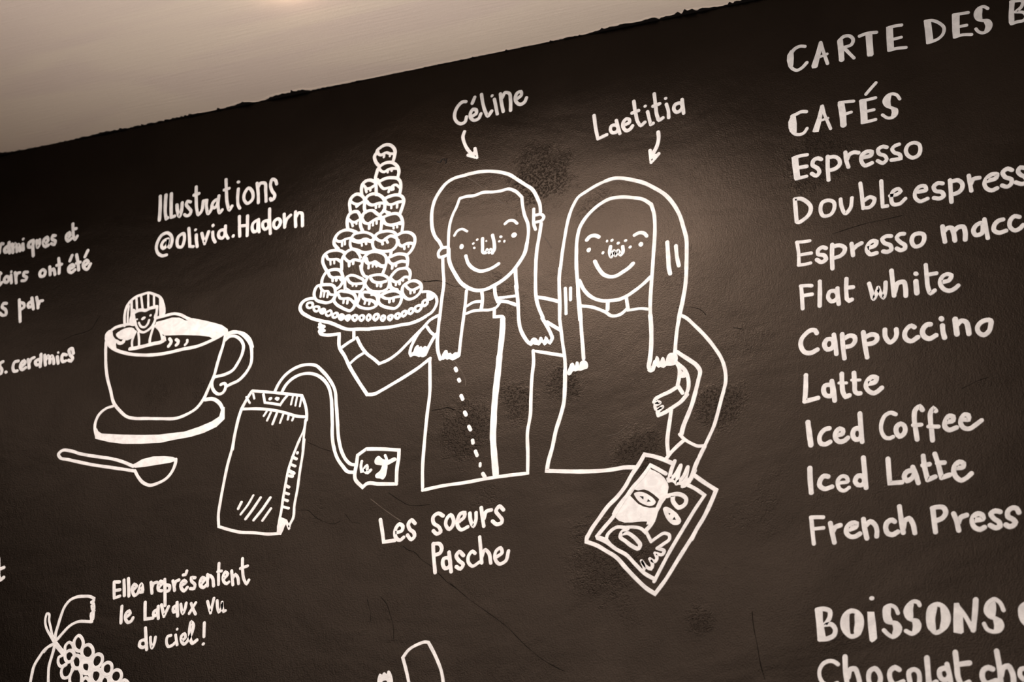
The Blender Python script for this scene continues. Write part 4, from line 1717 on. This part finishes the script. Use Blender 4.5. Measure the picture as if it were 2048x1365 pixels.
f 0 2526,1662 2530,1677 2540,1698 2547,1699 2550,1691 2556,1695 2561,1692 2563,1687 2569,1693 2576,1692 2582,1683 2580,1665 2571,1654 2563,1654 2557,1657 2552,1656 2546,1659 2532,1664
s 11 2604,1727 2614,1733
P button
s 13 2683,1598 2687,1589
P button
s 13 2696,1557 2699,1551
P button
s 13 2706,1499 2712,1486
P button
s 13 2720,1440 2725,1430
P button
s 13 2736,1389 2742,1377
P button
s 13 2750,1340 2752,1331
P button
s 13 2761,1302 2767,1287
P button
s 10 2778,1259 2778,1250
P button
s 13 2788,1224 2795,1212
T sister_drawing | white drawn smiling woman with long straight hair, holding a picture card | drawing | the two painted sisters
P hair
s 12 3045,1896 3051,1951 3060,2011 3067,2052 3076,2089 3090,2124 3108,2151 3133,2165 3164,2180 3202,2193
s 14 3202,2193 3228,2197 3260,2192 3295,2179 3333,2161 3369,2135 3403,2105 3429,2068 3450,2022 3461,1978 3470,1934 3470,1893 3467,1826
s 13 3100,1887 3100,1934 3103,1998 3113,2039 3126,2061 3154,2091 3181,2110 3217,2124 3255,2123 3294,2114 3329,2101 3356,2078! 3365,2042 3367,2005 3365,1952 3361,1906 3356,1844
s 13 3468,1856 3465,1795 3459,1755 3452,1721 3441,1675 3437,1657
s 13 3100,1918 3101,1881 3104,1841 3106,1788 3109,1749 3112,1706
s 13 3044,1901 3041,1867 3041,1838 3043,1785 3043,1717
s 13 3356,1844 3354,1821 3351,1788 3347,1737 3346,1671
s 13 3465,1785 3455,1726 3444,1680 3433,1631 3428,1595 3423,1546
s 15 3346,1687 3348,1647 3348,1606 3346,1569 3342,1535 3339,1508 3345,1499! 3354,1511 3359,1525
f 0 3333,1499 3343,1491 3355,1494 3363,1510 3369,1503 3376,1505 3385,1500 3395,1506 3407,1504 3426,1509 3431,1520 3429,1540 3417,1547 3403,1546 3396,1535 3392,1521 3387,1536 3383,1538 3374,1523 3370,1539 3364,1544 3358,1531 3350,1507 3343,1508
s 12 3043,1718 3047,1687 3054,1629 3061,1578 3063,1535
s 13 3103,1849 3108,1796 3114,1723 3117,1666 3121,1615 3124,1569
f 0 3068,1529 3075,1518 3083,1522 3089,1531 3098,1529 3105,1531 3115,1529 3127,1532 3137,1534 3139,1547 3132,1560 3122,1564 3112,1558 3110,1546 3106,1561 3100,1563 3095,1548 3089,1560 3083,1560 3075,1546 3071,1536
P hair_mark
s 15 3407,1932 3409,1877 3411,1835 3414,1820
P hair_mark
s 14 3435,1914 3438,1872 3443,1843
P hair_mark
s 12 3062,1825 3064,1782 3065,1734
P hair_mark
s 12 3080,1823 3080,1781
P face
s 13 3110,1845 3125,1811 3142,1788 3162,1772 3187,1761 3216,1757 3246,1757 3270,1765 3299,1781 3327,1800 3349,1819
P eyebrow
s 14 3136,1987 3146,1997 3163,1999 3177,1991
P eyebrow
s 13 3298,1976 3315,1982 3331,1977 3339,1966
P eye
f 0 3135,1951 3140,1957 3149,1956 3150,1948 3144,1941 3137,1943
P eye
f 0 3311,1941 3317,1948 3325,1946 3327,1937 3321,1931 3313,1934
P freckle
d 5 3205,1971
P freckle
d 6 3222,1971
P freckle
d 6 3243,1957
P freckle
d 6 3268,1962
P freckle
d 6 3283,1936
P freckle
d 6 3191,1931
P nose
s 13 3217,1949 3214,1928 3219,1912 3228,1931 3234,1914 3242,1931 3251,1914 3258,1921 3258,1942
P mouth
s 14 3163,1905 3178,1873 3195,1851 3217,1841 3234,1841 3256,1851 3279,1864 3292,1876
P neck_and_collar
s 14 3206,1757 3205,1727
s 13 3268,1760 3273,1718
s 12 3113,1754 3147,1746 3177,1732 3201,1717 3216,1704 3233,1701 3252,1706 3267,1718
s 11 3272,1714 3291,1714 3313,1714 3342,1707
P sleeve
s 13 2962,1810 3001,1797 3038,1782
s 13 2999,1715 3016,1702 3046,1679
P dress
s 14 3062,1539 3062,1512 3061,1472 3058,1428 3047,1385 3032,1338 3021,1286 3006,1230 3003,1208! 3052,1201 3124,1192 3179,1188 3219,1188 3254,1190 3286,1187
s 13 3407,1360 3403,1334 3396,1292 3392,1260 3394,1217
P sleeve
s 12 3444,1671 3458,1662 3490,1627 3522,1587 3550,1544 3570,1505 3580,1464 3580,1428 3570,1391 3564,1372
s 14 3430,1548 3445,1535 3470,1514 3491,1494 3501,1475 3495,1445 3486,1412 3478,1383
s 12 3573,1397 3561,1360 3548,1316 3537,1285 3525,1261 3511,1234 3494,1203 3482,1175 3474,1158
s 15 3485,1408 3473,1369 3458,1333 3444,1301 3437,1276
s 11 3431,1276 3445,1259 3467,1242 3488,1231 3506,1230
s 13 3445,1256 3422,1238 3403,1221 3387,1202
P hand
s 13 3426,1515 3435,1497 3435,1465 3429,1437
s 13 3433,1507 3453,1484 3463,1454 3463,1425 3456,1404
f 0 3435,1497 3444,1481 3453,1477 3455,1460 3436,1462
s 14 3458,1402 3437,1381 3413,1367 3389,1354 3366,1346! 3364,1359 3378,1372
s 14 3429,1432 3403,1419 3374,1409 3358,1401 3353,1392! 3370,1387 3357,1382
s 10 3370,1387 3355,1377 3358,1367 3378,1372 3364,1362
s 13 3431,1433 3444,1409
P hand
s 13 3414,1192 3403,1166 3394,1132! 3410,1144 3432,1176
s 13 3432,1174 3424,1147 3418,1120! 3437,1137 3454,1168
s 13 3454,1167 3448,1140 3436,1109! 3459,1125 3476,1155
s 13 3509,1228 3495,1202 3479,1174 3469,1147 3457,1121
f 0 3387,1142 3405,1136 3421,1125 3439,1127 3457,1134 3457,1116 3438,1104 3430,1114 3416,1116 3405,1126 3391,1126
T picture_card_drawing | white drawn tilted card with a double border and an abstract two-tone face | drawing | 
P border
s 14 3404,1187 3377,1202 3345,1216 3319,1224! 3302,1197 3279,1166 3255,1127 3231,1099 3201,1072 3172,1036 3149,1006 3134,980
s 13 3142,993 3134,983 3132,967! 3165,952 3193,933 3225,910 3256,873 3292,832 3319,805 3344,787! 3375,824 3415,882 3445,925 3472,963
s 14 3471,1142 3502,1115 3539,1086! 3522,1049 3499,1006 3475,970 3459,942
s 12 3452,1112 3474,1098 3503,1074! 3473,1034 3440,985 3414,946
s 13 3385,1155 3358,1174 3337,1188! 3313,1155 3283,1126 3259,1096 3236,1064 3217,1036 3193,1011 3165,981! 3188,969
s 12 3167,975 3197,958 3225,935 3257,914 3286,881 3313,852 3342,832!
s 12 3435,977 3414,946 3391,910 3367,869 3342,825
P face_half
p 0 3333,1188 3320,1174 3297,1148 3278,1129 3263,1108 3249,1095 3232,1076 3221,1061 3213,1046 3222,1036 3235,1023 3253,1015 3276,1013 3304,1013 3324,1011 3321,1002 3338,1000 3353,1021 3360,1040 3366,1050 3351,1052 3332,1053 3313,1059 3296,1070 3283,1085 3272,1098 3286,1116 3297,1112 3316,1113 3330,1107 3346,1094 3363,1077 3351,1052 3366,1050 3373,1063 3384,1076 3389,1092 3393,1111 3391,1123 3380,1143 3367,1157 3349,1169 3339,1174
P cheek
s 7 3343,1182 3362,1169 3381,1155
P eye
f 0 3284,1103 3297,1107 3313,1104 3333,1092 3346,1080 3352,1068 3346,1061 3332,1059 3316,1065 3302,1074 3294,1083 3287,1095
P eye
f 0 3375,1048 3381,1051 3400,1041 3419,1024 3426,1008 3427,996 3421,992 3404,993 3391,1004 3382,1018 3377,1032
P eye
s 14 3386,1084 3401,1086 3419,1087 3435,1081 3446,1069 3444,1055 3433,1046 3422,1044 3413,1053 3405,1068 3406,1082
P eye
f 0 3376,1049 3383,1050 3405,1038 3423,1017 3429,1000 3424,993 3406,992 3391,1004 3379,1028
P pupil
k 0 3302,1093 3314,1091 3313,1081
k 0 3328,1081 3336,1073 3325,1073
k 0 3391,1031 3397,1028 3393,1024
k 0 3409,1017 3413,1007 3403,1009
P nose
s 15 3353,1045 3345,1018 3334,998 3320,984
f 0 3341,1018 3350,1013 3331,996 3327,1004
P mouth
s 11 3195,970 3198,981 3209,993 3228,1003 3253,1000 3281,998 3304,991 3320,975
s 11 3320,980 3335,947! 3356,960 3376,969 3392,961 3392,950 3376,938 3353,925
s 11 3353,925 3375,913 3370,905 3346,911! 3352,893 3346,885 3330,895! 3338,874 3333,864 3322,869 3304,891! 3312,866 3308,857
s 13 3263,995 3244,985 3239,972 3255,957 3276,939 3296,930 3301,939 3292,955 3278,970 3262,981 3246,981
s 9 3195,970 3207,953'''
SUB = {'glaze': 'cream_puff'}
for (head, parts) in read(MURAL):
    name, label, cat, group = head
    xs = [p[0] for _, pr in parts for _, _, pts in pr for p in pts]
    zs = [p[1] for _, pr in parts for _, _, pts in pr for p in pts]
    base = ((min(xs) + max(xs)) / 2, 0.0, min(zs))
    root = bpy.data.objects.new(name, None)
    COL.objects.link(root)
    root.location = base
    root.empty_display_size = 0.02
    root['label'] = label
    root['category'] = cat
    if group:
        root['group'] = group
    last = {}
    for (pn, prims) in parts:
        V, F, VB, FB = part_mesh(prims)
        par = last.get(SUB.get(pn), root)
        if V:
            o = link(pn, V, F, WHITE, par, base)
            last[pn] = o
        if VB:
            o = link(pn, VB, FB, BLACK, par, base)
            o['label'] = 'small dark triangles left in the eyes'
